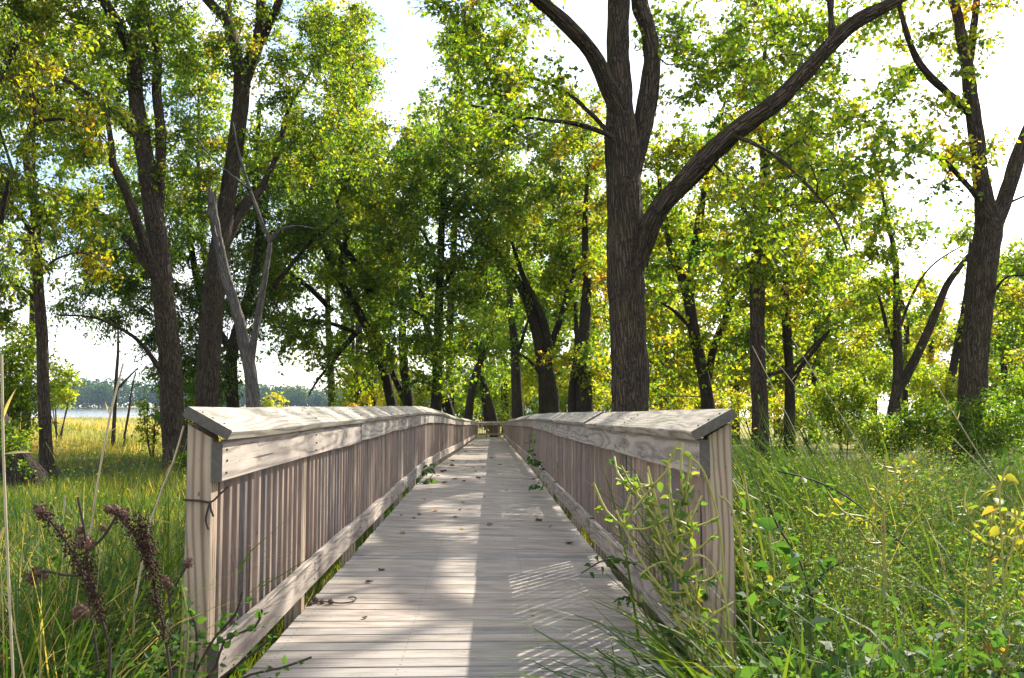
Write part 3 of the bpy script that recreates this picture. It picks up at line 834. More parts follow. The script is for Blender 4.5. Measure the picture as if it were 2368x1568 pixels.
tree('thick dark trunk base leaning in at the left picture edge', 18,
  [[(58, 1110, 0, 84), (30, 1060, 0, 68), (0, 1000, 0.1, 58), (-50, 880, 0.3, 54), (-110, 640, 0.8, 56), (-150, 300, 1.4, 44), (-160, -100, 1.8, 26), (-150, -500, 2.0, 10)],
   [(-60, 860, 0.3, 30), (-20, 700, 0.0, 22), (-10, 560, -0.3, 16), (20, 420, -0.8, 9)],
   [(-130, 480, 1.0, 30), (-60, 300, 1.0, 22), (0, 180, 1.0, 14), (60, 60, 1.0, 8)]],
  [(-60, 400, 130, 150, 0.4, 1.8, 0.8), (-60, 100, 160, 160, 1.0, 2.2, 0.8), (-120, -200, 260, 200, 1.5, 2.6, 0.7), (20, 560, 60, 90, -0.4, 1.0, 0.6)],
  leaf=0.085, tint=0.5, tsd=0.14, name='willow_tree', bark=M_BARKD, rough=0.045, n=40, seed=16, flare=0.1, aspect=0.4, droop=0.6)

# --- leafy trees behind the two left trunks
tree('dark leafy tree hanging over the meadow behind the left trunks', 33,
  [[(545, 1000, 0, 30), (535, 880, 0, 28), (540, 800, 0, 26), (585, 650, 0, 22), (600, 540, 0, 19), (590, 400, 0, 15), (600, 250, 0, 10)],
   [(540, 820, 0, 20), (470, 700, 0.5, 18), (440, 560, 1.0, 15), (430, 420, 1.4, 10)],
   [(440, 600, 0.8, 16), (340, 560, 0.2, 14), (240, 510, -0.5, 11), (140, 450, -1.2, 7)],
   [(560, 740, 0, 14), (650, 640, 0.5, 11), (720, 560, 1.0, 8), (790, 500, 1.4, 5)]],
  [(300, 600, 120, 90, -0.5, 2.5, 1.1), (260, 690, 130, 55, -0.8, 2.2, 0.9), (420, 740, 90, 140, 0.5, 2.0, 1.2), (430, 880, 90, 70, 0.5, 2.0, 1.1), (380, 520, 110, 90, 0.8, 2.4, 1.0), (560, 660, 110, 130, 0.4, 2.2, 1.0), (640, 480, 140, 120, 0.8, 2.8, 1.2), (690, 340, 130, 110, 1.2, 2.6, 1.0), (180, 540, 90, 60, -1.0, 1.8, 0.8), (500, 860, 60, 70, 0, 1.5, 0.9), (330, 420, 100, 80, 1, 2, 0.8)],
  leaf=0.115, tint=0.38, tsd=0.13, name='willow_tree', seed=17, rc=0.75, droop=0.5, aspect=0.45, rough=0.008)
tree('leaning tree with dark arching limbs left of the centre', 38,
  [[(915, 1000, 0, 26), (905, 930, 0, 24), (880, 830, 0, 22), (850, 760, 0, 21), (800, 670, 0, 19), (745, 560, 0, 17), (700, 495, 0.2, 14), (640, 440, 0.4, 10), (590, 410, 0.6, 6)],
   [(795, 640, 0, 16), (790, 600, 0, 14), (800, 560, 0, 13), (795, 520, 0, 12), (770, 430, 0.2, 10), (760, 330, 0.4, 7), (790, 230, 0.6, 4)],
   [(865, 690, 0.1, 20), (830, 620, 0.2, 18), (780, 560, 0.2, 15), (730, 520, 0.2, 12), (680, 500, 0.1, 8)],
   [(880, 800, 0, 13), (800, 760, -0.4, 10), (720, 740, -0.8, 8), (650, 760, -1.2, 5)],
   [(822, 770, -0.2, 13), (806, 790, -0.3, 12), (786, 812, -0.4, 11), (768, 840, -0.6, 8), (745, 865, -0.8, 7), (728, 890, -0.9, 5), (714, 916, -1.0, 3)],
   [(770, 836, -0.6, 6), (762, 862, -0.7, 5), (756, 888, -0.8, 3)],
   [(770, 720, 0, 14), (720, 670, -0.2, 12), (680, 640, -0.4, 10), (640, 620, -0.8, 6)]],
  [(700, 600, 130, 80, 0, 3.0, 1.1), (820, 480, 120, 100, 0.4, 3.0, 1.1), (760, 380, 110, 90, 0.6, 3.0, 1.0), (700, 770, 110, 65, -0.8, 2.2, 1.0), (860, 640, 90, 110, 0.4, 2.6, 1.1), (830, 260, 80, 120, 0.6, 2.4, 0.8), (640, 700, 60, 90, -0.8, 2.0, 0.8), (800, 840, 70, 60, 0, 2, 0.8), (640, 560, 80, 80, 0.5, 2, 0.9)],
  leaf=0.12, tint=0.44, tsd=0.13, name='maple_tree', seed=18, rc=0.8, rough=0.006, aspect=0.8)
# --- central maple and its neighbours
tree('straight slim trunk of the dark maple at the end of the left railing', 36,
  [[(1008, 1010, 0, 30), (1008, 950, 0, 26), (1012, 850, 0, 23), (1014, 740, 0, 21), (1018, 620, 0, 19), (1022, 520, 0, 16), (1030, 420, 0, 13), (1050, 330, 0, 9), (1080, 230, 0, 5)],
   [(1018, 640, 0, 10), (990, 560, 0.5, 8), (950, 500, 1.0, 6), (900, 460, 1.4, 4)],
   [(1018, 680, 0, 11), (1050, 620, -0.4, 9), (1100, 560, -0.8, 7), (1140, 480, -1.0, 4)],
   [(1024, 500, 0, 10), (1060, 440, 0.4, 8), (1120, 390, 0.8, 6), (1180, 340, 1.2, 3)],
   [(1014, 760, 0, 9), (960, 720, -0.5, 7), (900, 700, -1.0, 5)]],
  [(1030, 400, 130, 110, 0, 3.5, 1.1), (960, 500, 110, 100, 0.5, 3.0, 1.1), (1110, 500, 110, 100, 0, 3.0, 1.1), (950, 650, 110, 90, 0, 3.0, 1.2), (1080, 640, 110, 90, 0, 3.0, 1.0), (940, 780, 100, 70, -0.5, 2.5, 1.3), (1040, 780, 90, 70, 0, 2.5, 0.9), (1080, 290, 100, 80, 0, 2.6, 0.9), (1020, 880, 80, 45, 0.5, 2, 0.7)],
  leaf=0.12, tint=0.42, tsd=0.13, name='maple_tree', seed=20, rc=0.8, rough=0.005, aspect=0.8)
tree('short leaning trunk pressed against the slim maple', 39,
  [[(1050, 1000, 0, 30), (1040, 960, 0, 25), (1020, 890, 0, 22), (995, 790, 0, 18), (975, 680, 0, 14), (965, 560, 0.2, 9), (975, 440, 0.4, 5)]],
  [(960, 420, 80, 90, 0.5, 2.5, 0.9), (920, 560, 80, 100, 0.5, 2.5, 0.9), (1000, 330, 80, 80, 0.5, 2.4, 0.8)],
  leaf=0.125, tint=0.46, tsd=0.14, name='maple_tree', seed=21, rc=0.8, aspect=0.8)
tree('pair of dark stems left of the slim maple', 42,
  [[(945, 1000, 0, 26), (945, 930, 0, 24), (935, 850, 0, 20), (930, 760, 0, 17), (945, 640, 0, 13), (960, 520, 0, 8)],
   [(945, 940, 0.1, 18), (915, 880, 0.3, 15), (880, 790, 0.6, 12), (850, 700, 0.8, 8)]],
  [(900, 380, 90, 90, 0, 2.5, 0.8), (850, 560, 80, 90, 0.6, 2.4, 0.9), (920, 680, 90, 80, 0, 2.5, 0.9), (870, 840, 80, 60, 0.5, 2.5, 0.7)],
  leaf=0.13, tint=0.44, tsd=0.14, name='maple_tree', seed=22, rc=0.85, aspect=0.8)
tree('reddish trunk leaning right behind the boardwalk end', 58,
  [[(1080, 1010, 0, 22), (1082, 970, 0, 20), (1092, 900, 0, 18), (1105, 850, 0, 16), (1130, 790, 0.3, 13), (1150, 720, 0.6, 9), (1160, 640, 1, 5)],
   [(1108, 850, 0, 10), (1095, 790, -0.4, 7), (1070, 740, -0.8, 4)]],
  [(1110, 700, 90, 70, 0, 4, 0.9), (1060, 800, 60, 60, 0, 3, 0.7), (1160, 800, 70, 60, 0.5, 3, 0.7)],
  leaf=0.17, tint=0.42, tsd=0.14, name='maple_tree', seed=23, rc=1.0, twigs=False, aspect=0.7)
tree('crossed leaning trunk straight behind the end railing', 68,
  [[(1145, 1005, 0, 24), (1140, 970, 0, 21), (1125, 910, 0, 18), (1112, 860, 0, 14), (1108, 780, 0, 10), (1115, 690, 0, 6)],
   [(1128, 990, 0.2, 15), (1120, 930, 0.4, 12), (1108, 870, 0.6, 8)]],
  [(1100, 620, 90, 80, 0, 4, 0.9), (1140, 870, 70, 50, 1, 3, 0.7), (1080, 880, 60, 50, 1, 3, 0.7)],
  leaf=0.18, tint=0.38, tsd=0.12, name='maple_tree', seed=24, rc=1.1, twigs=False, aspect=0.7)
tree('upright trunk just right of the end railing', 52,
  [[(1198, 1000, 0, 30), (1197, 950, 0, 27), (1194, 880, 0, 24), (1190, 800, 0, 20), (1180, 700, 0, 15), (1175, 580, 0, 10), (1185, 460, 0, 5)],
   [(1192, 830, 0, 9), (1215, 760, -0.4, 7), (1240, 690, -0.8, 4)]],
  [(1190, 560, 90, 90, 0, 4, 1.0), (1150, 740, 60, 60, 0, 3, 0.7), (1230, 760, 60, 60, 0, 3, 0.7), (1200, 420, 90, 80, 0, 3.5, 0.9)],
  leaf=0.16, tint=0.42, tsd=0.14, name='maple_tree', seed=25, rc=1.0, twigs=False, aspect=0.75)
tree('thick trunk leaning left with a second stem, left of the massive trunk', 37,
  [[(1278, 1010, 0, 58), (1272, 950, 0, 52), (1262, 860, 0, 40), (1245, 780, 0, 30), (1222, 700, 0, 24), (1190, 640, 0.2, 19), (1150, 580, 0.4, 14), (1120, 520, 0.7, 9), (1105, 430, 1, 5)],
   [(1265, 870, -0.1, 26), (1268, 790, -0.2, 20), (1240, 700, -0.3, 16), (1210, 640, -0.3, 12), (1185, 560, -0.3, 8)],
   [(1268, 820, 0.1, 18), (1300, 720, 0.4, 13), (1330, 620, 0.8, 9), (1340, 500, 1.0, 5)],
   [(1262, 880, 0, 9), (1220, 830, -0.6, 7), (1180, 810, -1.0, 4)]],
  [(1160, 460, 110, 90, 0.6, 3, 1.0), (1290, 520, 110, 100, 0.6, 3, 1.1), (1340, 640, 90, 100, 0.6, 2.6, 1.1), (1230, 620, 90, 80, 0, 2.6, 0.9), (1300, 380, 110, 90, 1, 3, 1.0), (1200, 340, 110, 80, 1, 3, 0.9), (1360, 780, 70, 70, 0.5, 2, 0.8), (1330, 250, 100, 90, 1, 3, 0.9)],
  leaf=0.12, tint=0.46, tsd=0.15, name='maple_tree', bark=M_BARKD, seed=26, rc=0.8, rough=0.01, n=18, aspect=0.8)
tree('upright grey trunk close left of the massive trunk', 34,
  [[(1355, 1010, 0, 44), (1352, 940, 0, 40), (1350, 860, 0, 34), (1350, 780, 0, 28), (1358, 660, 0, 22), (1352, 520, 0, 14), (1362, 380, 0, 7)],
   [(1322, 960, 0.2, 20), (1325, 880, 0.3, 17), (1335, 800, 0.4, 13), (1330, 700, 0.6, 8)]],
  [(1370, 480, 80, 110, 0, 2.6, 0.9), (1350, 330, 90, 90, 0, 2.6, 0.9), (1320, 820, 60, 60, 0, 2, 0.8), (1390, 880, 40, 60, -0.5, 1.5, 0.7), (1380, 660, 60, 80, 0, 2, 0.8)],
  leaf=0.115, tint=0.60, tsd=0.16, name='maple_tree', seed=27, rc=0.75, aspect=0.8, n=16)

# --- right wood
tree('forked dark tree right of the massive trunk, leaning left', 29,
  [[(1640, 1020, 0, 36), (1636, 930, 0, 30), (1622, 850, 0, 27), (1604, 760, 0, 26), (1592, 690, 0, 25), (1570, 620, 0, 20), (1548, 560, 0.2, 17), (1530, 460, 0.5, 12), (1520, 360, 0.8, 6)],
   [(1592, 700, 0, 24), (1604, 600, -0.2, 24), (1618, 500, -0.3, 20), (1632, 430, -0.4, 15), (1660, 320, -0.6, 9), (1680, 210, -0.8, 5)],
   [(1632, 900, 0.2, 20), (1652, 800, 0.6, 18), (1690, 700, 1.0, 13), (1720, 600, 1.4, 8)],
   [(1600, 760, 0, 12), (1560, 720, -0.6, 8), (1530, 700, -1.0, 5)]],
  [(1580, 480, 110, 110, 0, 2.4, 0.8), (1650, 330, 110, 100, -0.4, 2.4, 0.9), (1560, 640, 80, 90, 0.3, 2, 0.8), (1660, 640, 80, 90, 0.6, 2, 0.8), (1680, 800, 80, 80, 0.6, 2, 0.9), (1570, 820, 70, 80, 0.5, 2, 0.8), (1540, 330, 80, 90, 0.5, 2, 0.8), (1540, 900, 50, 50, 0.6, 2, 0.8)],
  leaf=0.11, tint=0.50, tsd=0.15, name='maple_tree', seed=28, rc=0.75, aspect=0.85, n=16)
tree('straight trunk rising close behind the right post', 23.5,
  [[(1758, 1070, 0, 44), (1757, 1000, 0, 40), (1754, 880, 0, 38), (1752, 760, 0, 36), (1752, 660, 0, 35), (1756, 560, 0, 32), (1766, 470, 0, 27), (1768, 360, 0.1, 20), (1760, 240, 0.2, 14), (1770, 100, 0.3, 8)],
   [(1756, 560, 0, 15), (1720, 480, -0.4, 11), (1690, 420, -0.8, 8), (1640, 370, -1.2, 4)],
   [(1764, 500, 0, 15), (1820, 440, -0.4, 11), (1880, 400, -0.8, 8), (1950, 390, -1.2, 5)],
   [(1760, 870, 0, 10), (1830, 850, -0.4, 8), (1880, 800, -0.6, 6), (1920, 760, -0.8, 3)]],
  [(1740, 440, 120, 100, -0.4, 2.0, 0.8), (1830, 380, 130, 100, -0.5, 2.0, 0.8), (1920, 470, 110, 90, -0.8, 1.8, 0.7), (1760, 580, 130, 80, -0.3, 2.0, 0.9), (1880, 600, 110, 80, -0.4, 2.0, 0.8), (1760, 250, 130, 110, 0.2, 2.2, 0.8), (1900, 250, 110, 100, 0.2, 2.2, 0.7), (1800, 680, 80, 50, -0.3, 1.5, 0.6), (1780, 60, 170, 120, 0.3, 2.5, 0.7), (1850, -150, 240, 160, 0.5, 3, 0.6)],
  leaf=0.095, tint=0.50, tsd=0.16, name='maple_tree', bark=M_BARK, seed=29, rc=0.65, aspect=0.85, n=26, rough=0.014)
tree('thin trunk with a broken side stub, second right of the right post', 29,
  [[(1824, 1040, 0, 26), (1826, 960, 0, 23), (1826, 860, 0, 22), (1820, 760, 0, 21), (1815, 680, 0, 19), (1822, 580, 0, 15), (1850, 480, 0.2, 10), (1870, 360, 0.4, 5)],
   [(1828, 890, 0, 12), (1850, 850, -0.1, 11), (1880, 815, -0.2, 10), (1918, 765, -0.3, 8)]],
  [(1870, 500, 110, 100, 0.3, 2.4, 0.8), (1830, 660, 90, 70, 0, 2.2, 0.8), (1900, 700, 90, 70, -0.3, 2.0, 0.7), (1880, 360, 100, 90, 0.5, 2.2, 0.7), (1800, 840, 70, 60, 0.5, 2, 0.8)],
  leaf=0.105, tint=0.52, tsd=0.14, name='maple_tree', seed=30, rc=0.75, aspect=0.85, n=14)
tree('V shaped double trunk standing in the bright shrubs', 28,
  [[(2052, 1040, 0, 34), (2060, 985, 0, 30), (2070, 930, 0, 28), (2076, 880, 0, 24), (2076, 780, 0, 20), (2074, 690, 0, 17), (2070, 600, 0.1, 13), (2050, 500, 0.3, 9), (2030, 390, 0.5, 5)],
   [(2078, 900, 0, 24), (2105, 850, -0.2, 22), (2135, 790, -0.3, 20), (2165, 720, -0.5, 18), (2190, 660, -0.6, 16), (2225, 610, -0.7, 13), (2262, 560, -0.9, 8), (2300, 480, -1.1, 4)],
   [(2074, 820, 0, 12), (2055, 770, 0.3, 11), (2042, 720, 0.5, 8), (2020, 650, 0.8, 4)],
   [(2080, 760, 0, 8), (2110, 680, 0.2, 6), (2160, 610, 0.4, 4), (2240, 560, 0.6, 3)]],
  [(2030, 560, 90, 80, 0.3, 2.2, 0.7), (2060, 680, 80, 60, 0.3, 2.0, 0.6), (1990, 470, 90, 70, 0.4, 2.0, 0.6), (2150, 560, 90, 60, -0.2, 2.0, 0.35), (2240, 520, 60, 50, -0.8, 1.5, 0.3), (2010, 790, 60, 50, 0.6, 1.8, 0.6)],
  leaf=0.105, tint=0.54, tsd=0.13, name='maple_tree', bark=M_BARK, seed=31, rc=0.7, aspect=0.85, n=18, rough=0.006)
tree('large pale barked trunk at the right edge, dividing into two', 20,
  [[(2236, 1110, 0, 82), (2240, 1050, 0, 72), (2246, 950, 0, 66), (2256, 820, 0, 63), (2268, 680, 0, 60), (2280, 580, 0, 62), (2286, 530, 0, 64), (2272, 440, -0.1, 40), (2262, 340, -0.2, 36), (2248, 250, -0.2, 34), (2236, 150, -0.2, 28), (2214, 40, -0.2, 24), (2195, -60, -0.2, 21), (2180, -320, 0, 10)],
   [(2290, 540, 0.1, 42), (2312, 490, 0.2, 36), (2335, 420, 0.3, 33), (2362, 340, 0.4, 30), (2400, 240, 0.5, 26), (2440, 60, 0.6, 18), (2460, -200, 0.6, 9)],
   [(2250, 265, -0.2, 24), (2215, 235, -0.5, 20), (2170, 195, -0.8, 19), (2130, 150, -1.0, 16), (2098, 85, -1.2, 13), (2070, -10, -1.4, 8)],
   [(2238, 170, -0.2, 18), (2250, 80, 0.1, 16), (2258, -20, 0.3, 13), (2270, -200, 0.5, 7)],
   [(2276, 470, 0, 16), (2230, 420, -0.5, 13), (2180, 370, -0.9, 10), (2120, 350, -1.3, 6)],
   [(2330, 470, 0.4, 6), (2400, 440, 0.7, 5), (2480, 400, 1.0, 3)],
   [(2282, 700, -0.2, 7), (2330, 640, -0.6, 5), (2400, 640, -1.0, 3)]],
  [(2150, 130, 90, 90, -0.9, 1.6, 0.6), (2100, 260, 100, 80, -1.1, 1.6, 0.7), (2240, 60, 80, 90, 0, 1.5, 0.5), (2190, 390, 90, 80, -0.8, 1.4, 0.6), (2290, 380, 40, 110, 0.1, 0.8, 0.25), (2100, 10, 110, 80, -1.2, 1.8, 0.6), (2330, 30, 60, 60, 0.5, 1.2, 0.25), (2200, -220, 260, 160, 0, 3, 0.4), (2480, -60, 160, 200, 0.5, 2.6, 0.5), (2560, 300, 120, 160, 0.8, 2.2, 0.6)],
  leaf=0.088, tint=0.56, tsd=0.18, name='cottonwood_tree', bark=M_BARK, seed=32, rc=0.6, aspect=0.85, n=40, rough=0.02)
tree('thin slanting trunk seen between the forked trunks on the right', 36,
  [[(2195, 960, 0, 20), (2200, 880, 0, 19), (2215, 800, 0, 17), (2232, 700, 0, 14), (2240, 620, 0, 10), (2245, 540, 0, 5)]],
  [(2190, 740, 70, 60, 0.5, 2.2, 0.6), (2320, 700, 70, 70, 1, 2.5, 0.8), (2360, 800, 60, 60, 1, 2.2, 0.8)],
  leaf=0.12, tint=0.55, tsd=0.2, name='maple_tree', seed=33, rc=0.8, aspect=0.8)

# --- background wood, one tree after another
BG = [('yellow green tree at the lake edge left of the slim maple', 60, 830, 22, [(820, 890, 60, 55, 1.1), (860, 920, 60, 40, 1.0)], 0.68, 0.11),
      ('pale green tree filling the gap behind the leaning tree', 62, 770, 20, [(760, 430, 120, 130, 1.1), (820, 600, 110, 120, 1.0), (840, 780, 80, 80, 0.8)], 0.50, 0.12),
      ('tall golden tree against the sky gap', 55, 860, 24, [(810, 170, 70, 150, 0.75), (850, 330, 60, 120, 0.75), (840, 460, 80, 100, 0.8), (760, 90, 90, 110, 0.6)], 0.68, 0.14),
      ('tall pale tree right of the sky gap', 58, 1040, 24, [(1060, 140, 70, 110, 0.7), (1010, 260, 60, 100, 0.7), (1110, 60, 80, 90, 0.7), (1080, 330, 100, 100, 0.8)], 0.56, 0.14),
      ('bright yellow green tree behind the boardwalk end', 78, 1170, 20, [(1180, 680, 110, 110, 1.0), (1100, 760, 100, 90, 0.9), (1210, 860, 110, 70, 1.0)], 0.58, 0.11),
      ('sunlit tree behind the thick leaning trunk', 66, 1300, 22, [(1290, 700, 110, 110, 1.0), (1360, 560, 100, 120, 0.9), (1260, 860, 90, 70, 1.0), (1240, 480, 110, 100, 0.9)], 0.60, 0.12),
      ('yellow tree glowing behind the massive trunk', 50, 1420, 24, [(1400, 780, 80, 90, 0.9), (1370, 880, 80, 60, 0.9), (1540, 760, 90, 110, 0.9), (1510, 880, 90, 60, 0.9), (1510, 620, 80, 110, 0.8)], 0.72, 0.11),
      ('bright tree between the forked tree and the right post', 54, 1700, 22, [(1680, 720, 100, 110, 0.9), (1720, 850, 100, 80, 0.9), (1620, 560, 100, 110, 0.8), (1790, 780, 90, 90, 0.8)], 0.66, 0.12),
      ('golden green tree behind the thin stubbed trunk', 52, 1880, 22, [(1880, 640, 110, 100, 0.8), (1930, 790, 100, 90, 0.9), (1850, 880, 90, 70, 0.9), (1960, 660, 80, 70, 0.7)], 0.64, 0.12),
      ('rounded light green tree beyond the V shaped trunks', 70, 2020, 22, [(2010, 740, 90, 70, 0.9), (2080, 810, 100, 80, 0.9), (1980, 840, 90, 60, 0.9), (2130, 730, 60, 60, 0.6)], 0.54, 0.12),
      ('rusty orange leaved tree left of the large right trunk', 56, 2150, 18, [(2150, 820, 70, 70, 0.9), (2180, 740, 50, 50, 0.6), (2140, 900, 70, 50, 0.9)], 0.82, 0.10),
      ('tall green tree closing the right edge of the wood', 58, 2350, 22, [(2340, 650, 80, 80, 0.9), (2380, 760, 100, 100, 1.0), (2300, 840, 70, 70, 0.8), (2420, 620, 100, 90, 0.9)], 0.52, 0.14),
      ('olive green tree filling the gap between the massive trunk and the forked tree', 64, 1560, 20, [(1550, 700, 90, 120, 0.8), (1600, 840, 90, 80, 0.9), (1520, 500, 80, 110, 0.7)], 0.60, 0.11),
      ('light green tree far behind the right post', 72, 1800, 20, [(1800, 620, 110, 110, 0.9), (1760, 800, 110, 90, 0.9), (1860, 780, 90, 80, 0.9)], 0.56, 0.11),
      ('low spreading tree behind the V shaped trunks', 48, 2090, 18, [(2060, 860, 100, 60, 0.9), (2130, 700, 70, 60, 0.7), (2000, 700, 70, 80, 0.8)], 0.58, 0.12),
      ('tree at the right edge with pale leaves above the shrubs', 44, 2330, 18, [(2330, 740, 80, 90, 0.9), (2300, 630, 60, 70, 0.7), (2390, 850, 90, 70, 0.9)], 0.52, 0.12),
      ('pale poplar tree between the two left trunks', 60, 480, 20, [(460, 250, 90, 120, 0.7), (430, 120, 80, 100, 0.6), (500, 420, 90, 110, 0.7), (270, 300, 100, 90, 0.5)], 0.52, 0.12),
      ('leafy tree at the upper left corner behind the slender trunk', 52, 60, 20, [(70, 60, 130, 110, 0.7), (220, 130, 110, 110, 0.7), (40, 250, 100, 90, 0.5), (160, 330, 90, 80, 0.4)], 0.58, 0.15)]
for i, (lab, Y, px, w, cr, tn, ts) in enumerate(BG):
    top = min(c[1] for c in cr); rg = np.random.default_rng(900 + i)
    a, b = rg.normal(0, 12, 2)
    lean = cr[0][0]
    tree(lab, Y, [[(px, 1000, 0, w), (px + a * 0.3, 900, 0, w * 0.85), (px + a, 750, 0, w * 0.7), ((px + lean) / 2 + b, min(640, (750 + top) / 2), 0, w * 0.5), (lean, top + 20, 0, w * 0.2)]],
         [(c[0], c[1], c[2], c[3], 0, c[2] * Y / FPX * 0.9, c[4]) for c in cr], leaf=0.0031 * Y, dens=1.45, tint=tn - 0.07, tsd=ts, name='tree', seed=60 + i, rc=0.017 * Y, twigs=False, aspect=0.75, n=9, per=90, rough=0.0, group='trees of the wood behind the boardwalk')

# --- saplings out in the meadow
tree('bare leafless sapling standing alone in the golden meadow', 46,
  [[(262, 1010, 0, 9), (266, 940, 0, 9), (270, 860, 0, 8), (273, 800, 0, 6), (272, 740, 0, 4)],
   [(268, 905, 0, 6), (290, 880, -0.3, 5), (320, 850, -0.6, 3)]],
  [(272, 800, 45, 60, 0, 0.9, 0.02), (300, 860, 40, 30, 0, 0.7, 0.02)], name='sapling', leaf=0.05, per=18, bark=M_BARK, seed=90, n=8, bare=1)
tree('thinner bare sapling right of the lone one in the meadow', 44,
  [[(288, 1005, 0, 5), (298, 950, 0, 5), (305, 900, 0, 4), (314, 860, 0, 3)]],
  [(312, 880, 25, 35, 0, 0.5, 0.02)], name='sapling', leaf=0.05, per=18, bark=M_BARK, seed=91, n=7, bare=1)
# ------------------------------------------------------------------ shrubs
def shrub(label, px, py, Y, rx, ry, cov, leaf, tint, tsd, seed, name='shrub', dY=0.0, rY=None, group=None, aspect=0.6, droop=0.2, stems=5, mat=None, per=60, gloss=None):
    rng = np.random.default_rng(seed)
    leaf *= 1.35
    mpp = Y / FPX
    c = W(px, py, Y)
    gz = float(ground_z(c[0], c[1]))
    root = empty(name, (c[0], c[1], gz), label, 'shrub', group)
    rY = rY or rx * mpp * 0.8
    rad = np.array([rx * mpp, rY, ry * mpp])
    skp, skr = [], []
    for k in range(stems):
        a = rng.uniform(0, 6.28)
        e = c + rad * np.array([math.cos(a) * 0.75, math.sin(a) * 0.75, rng.uniform(0.2, 0.9)])
        b = np.array([c[0] + rng.normal(0, 0.12), c[1] + rng.normal(0, 0.12), gz - 0.05])
        mid = (b + e) / 2 + rad * rng.normal(0, 0.12, 3) + [0, 0, 0.15 * rad[2]]
        r0 = rng.uniform(0.012, 0.024) * max(1, Y / 22)
        q = smooth_path([[*b, r0], [*mid, r0 * 0.65], [*e, r0 * 0.25]], 0.25)
        link('stem', limb_mesh('stem', q, 6, M_TWIG), root)
        skp.append(q[:, :3]); skr.append(q[:, 3])
    ncl = max(8, int(2.3 * cov * math.pi * rx * ry / ((leaf / mpp) ** 2 * aspect * 0.5 * per)))
    u = rand_dirs(rng, ncl) * (rng.uniform(0.1, 1, (ncl, 1)) ** 0.4)
    lob = unit(rng.normal(size=(6, 3)))
    u *= (0.78 + 0.4 * np.max(unit(u) @ lob.T, axis=1) ** 3)[:, None]
    cen = c + u * rad
    cen = cen[cen[:, 2] > ground_z(cen[:, 0], cen[:, 1]) + 0.08]
    P, R = grow_branches(rng, np.vstack(skp), np.concatenate(skr), cen, 0.15, 0.015)
    v, q, tt, (tp, tr) = leaf_cloud(rng, P[:, -1], unit(P[:, -1] - P[:, -3]), 0.16 * (rad[0] + rad[2]) + 0.12, per, leaf, tint, tsd, droop, True, 0.8, aspect)
    bv, bq, bc = tubes(P, R, 3)
    nv = len(v)
    me = npmesh('foliage', np.vstack([v, bv]), [q, bq + nv], [mat or M_LEAF, M_TWIG], {'tint': ('FACE', 'FLOAT', np.concatenate([tt, np.zeros(len(bq))])), 'bark': ('POINT', 'FLOAT_VECTOR', np.vstack([np.zeros((nv, 3)), bc]))},
                np.concatenate([np.zeros(len(q)), np.ones(len(bq))]))
    tag(link('foliage', me, root), kind='stuff')
    return root

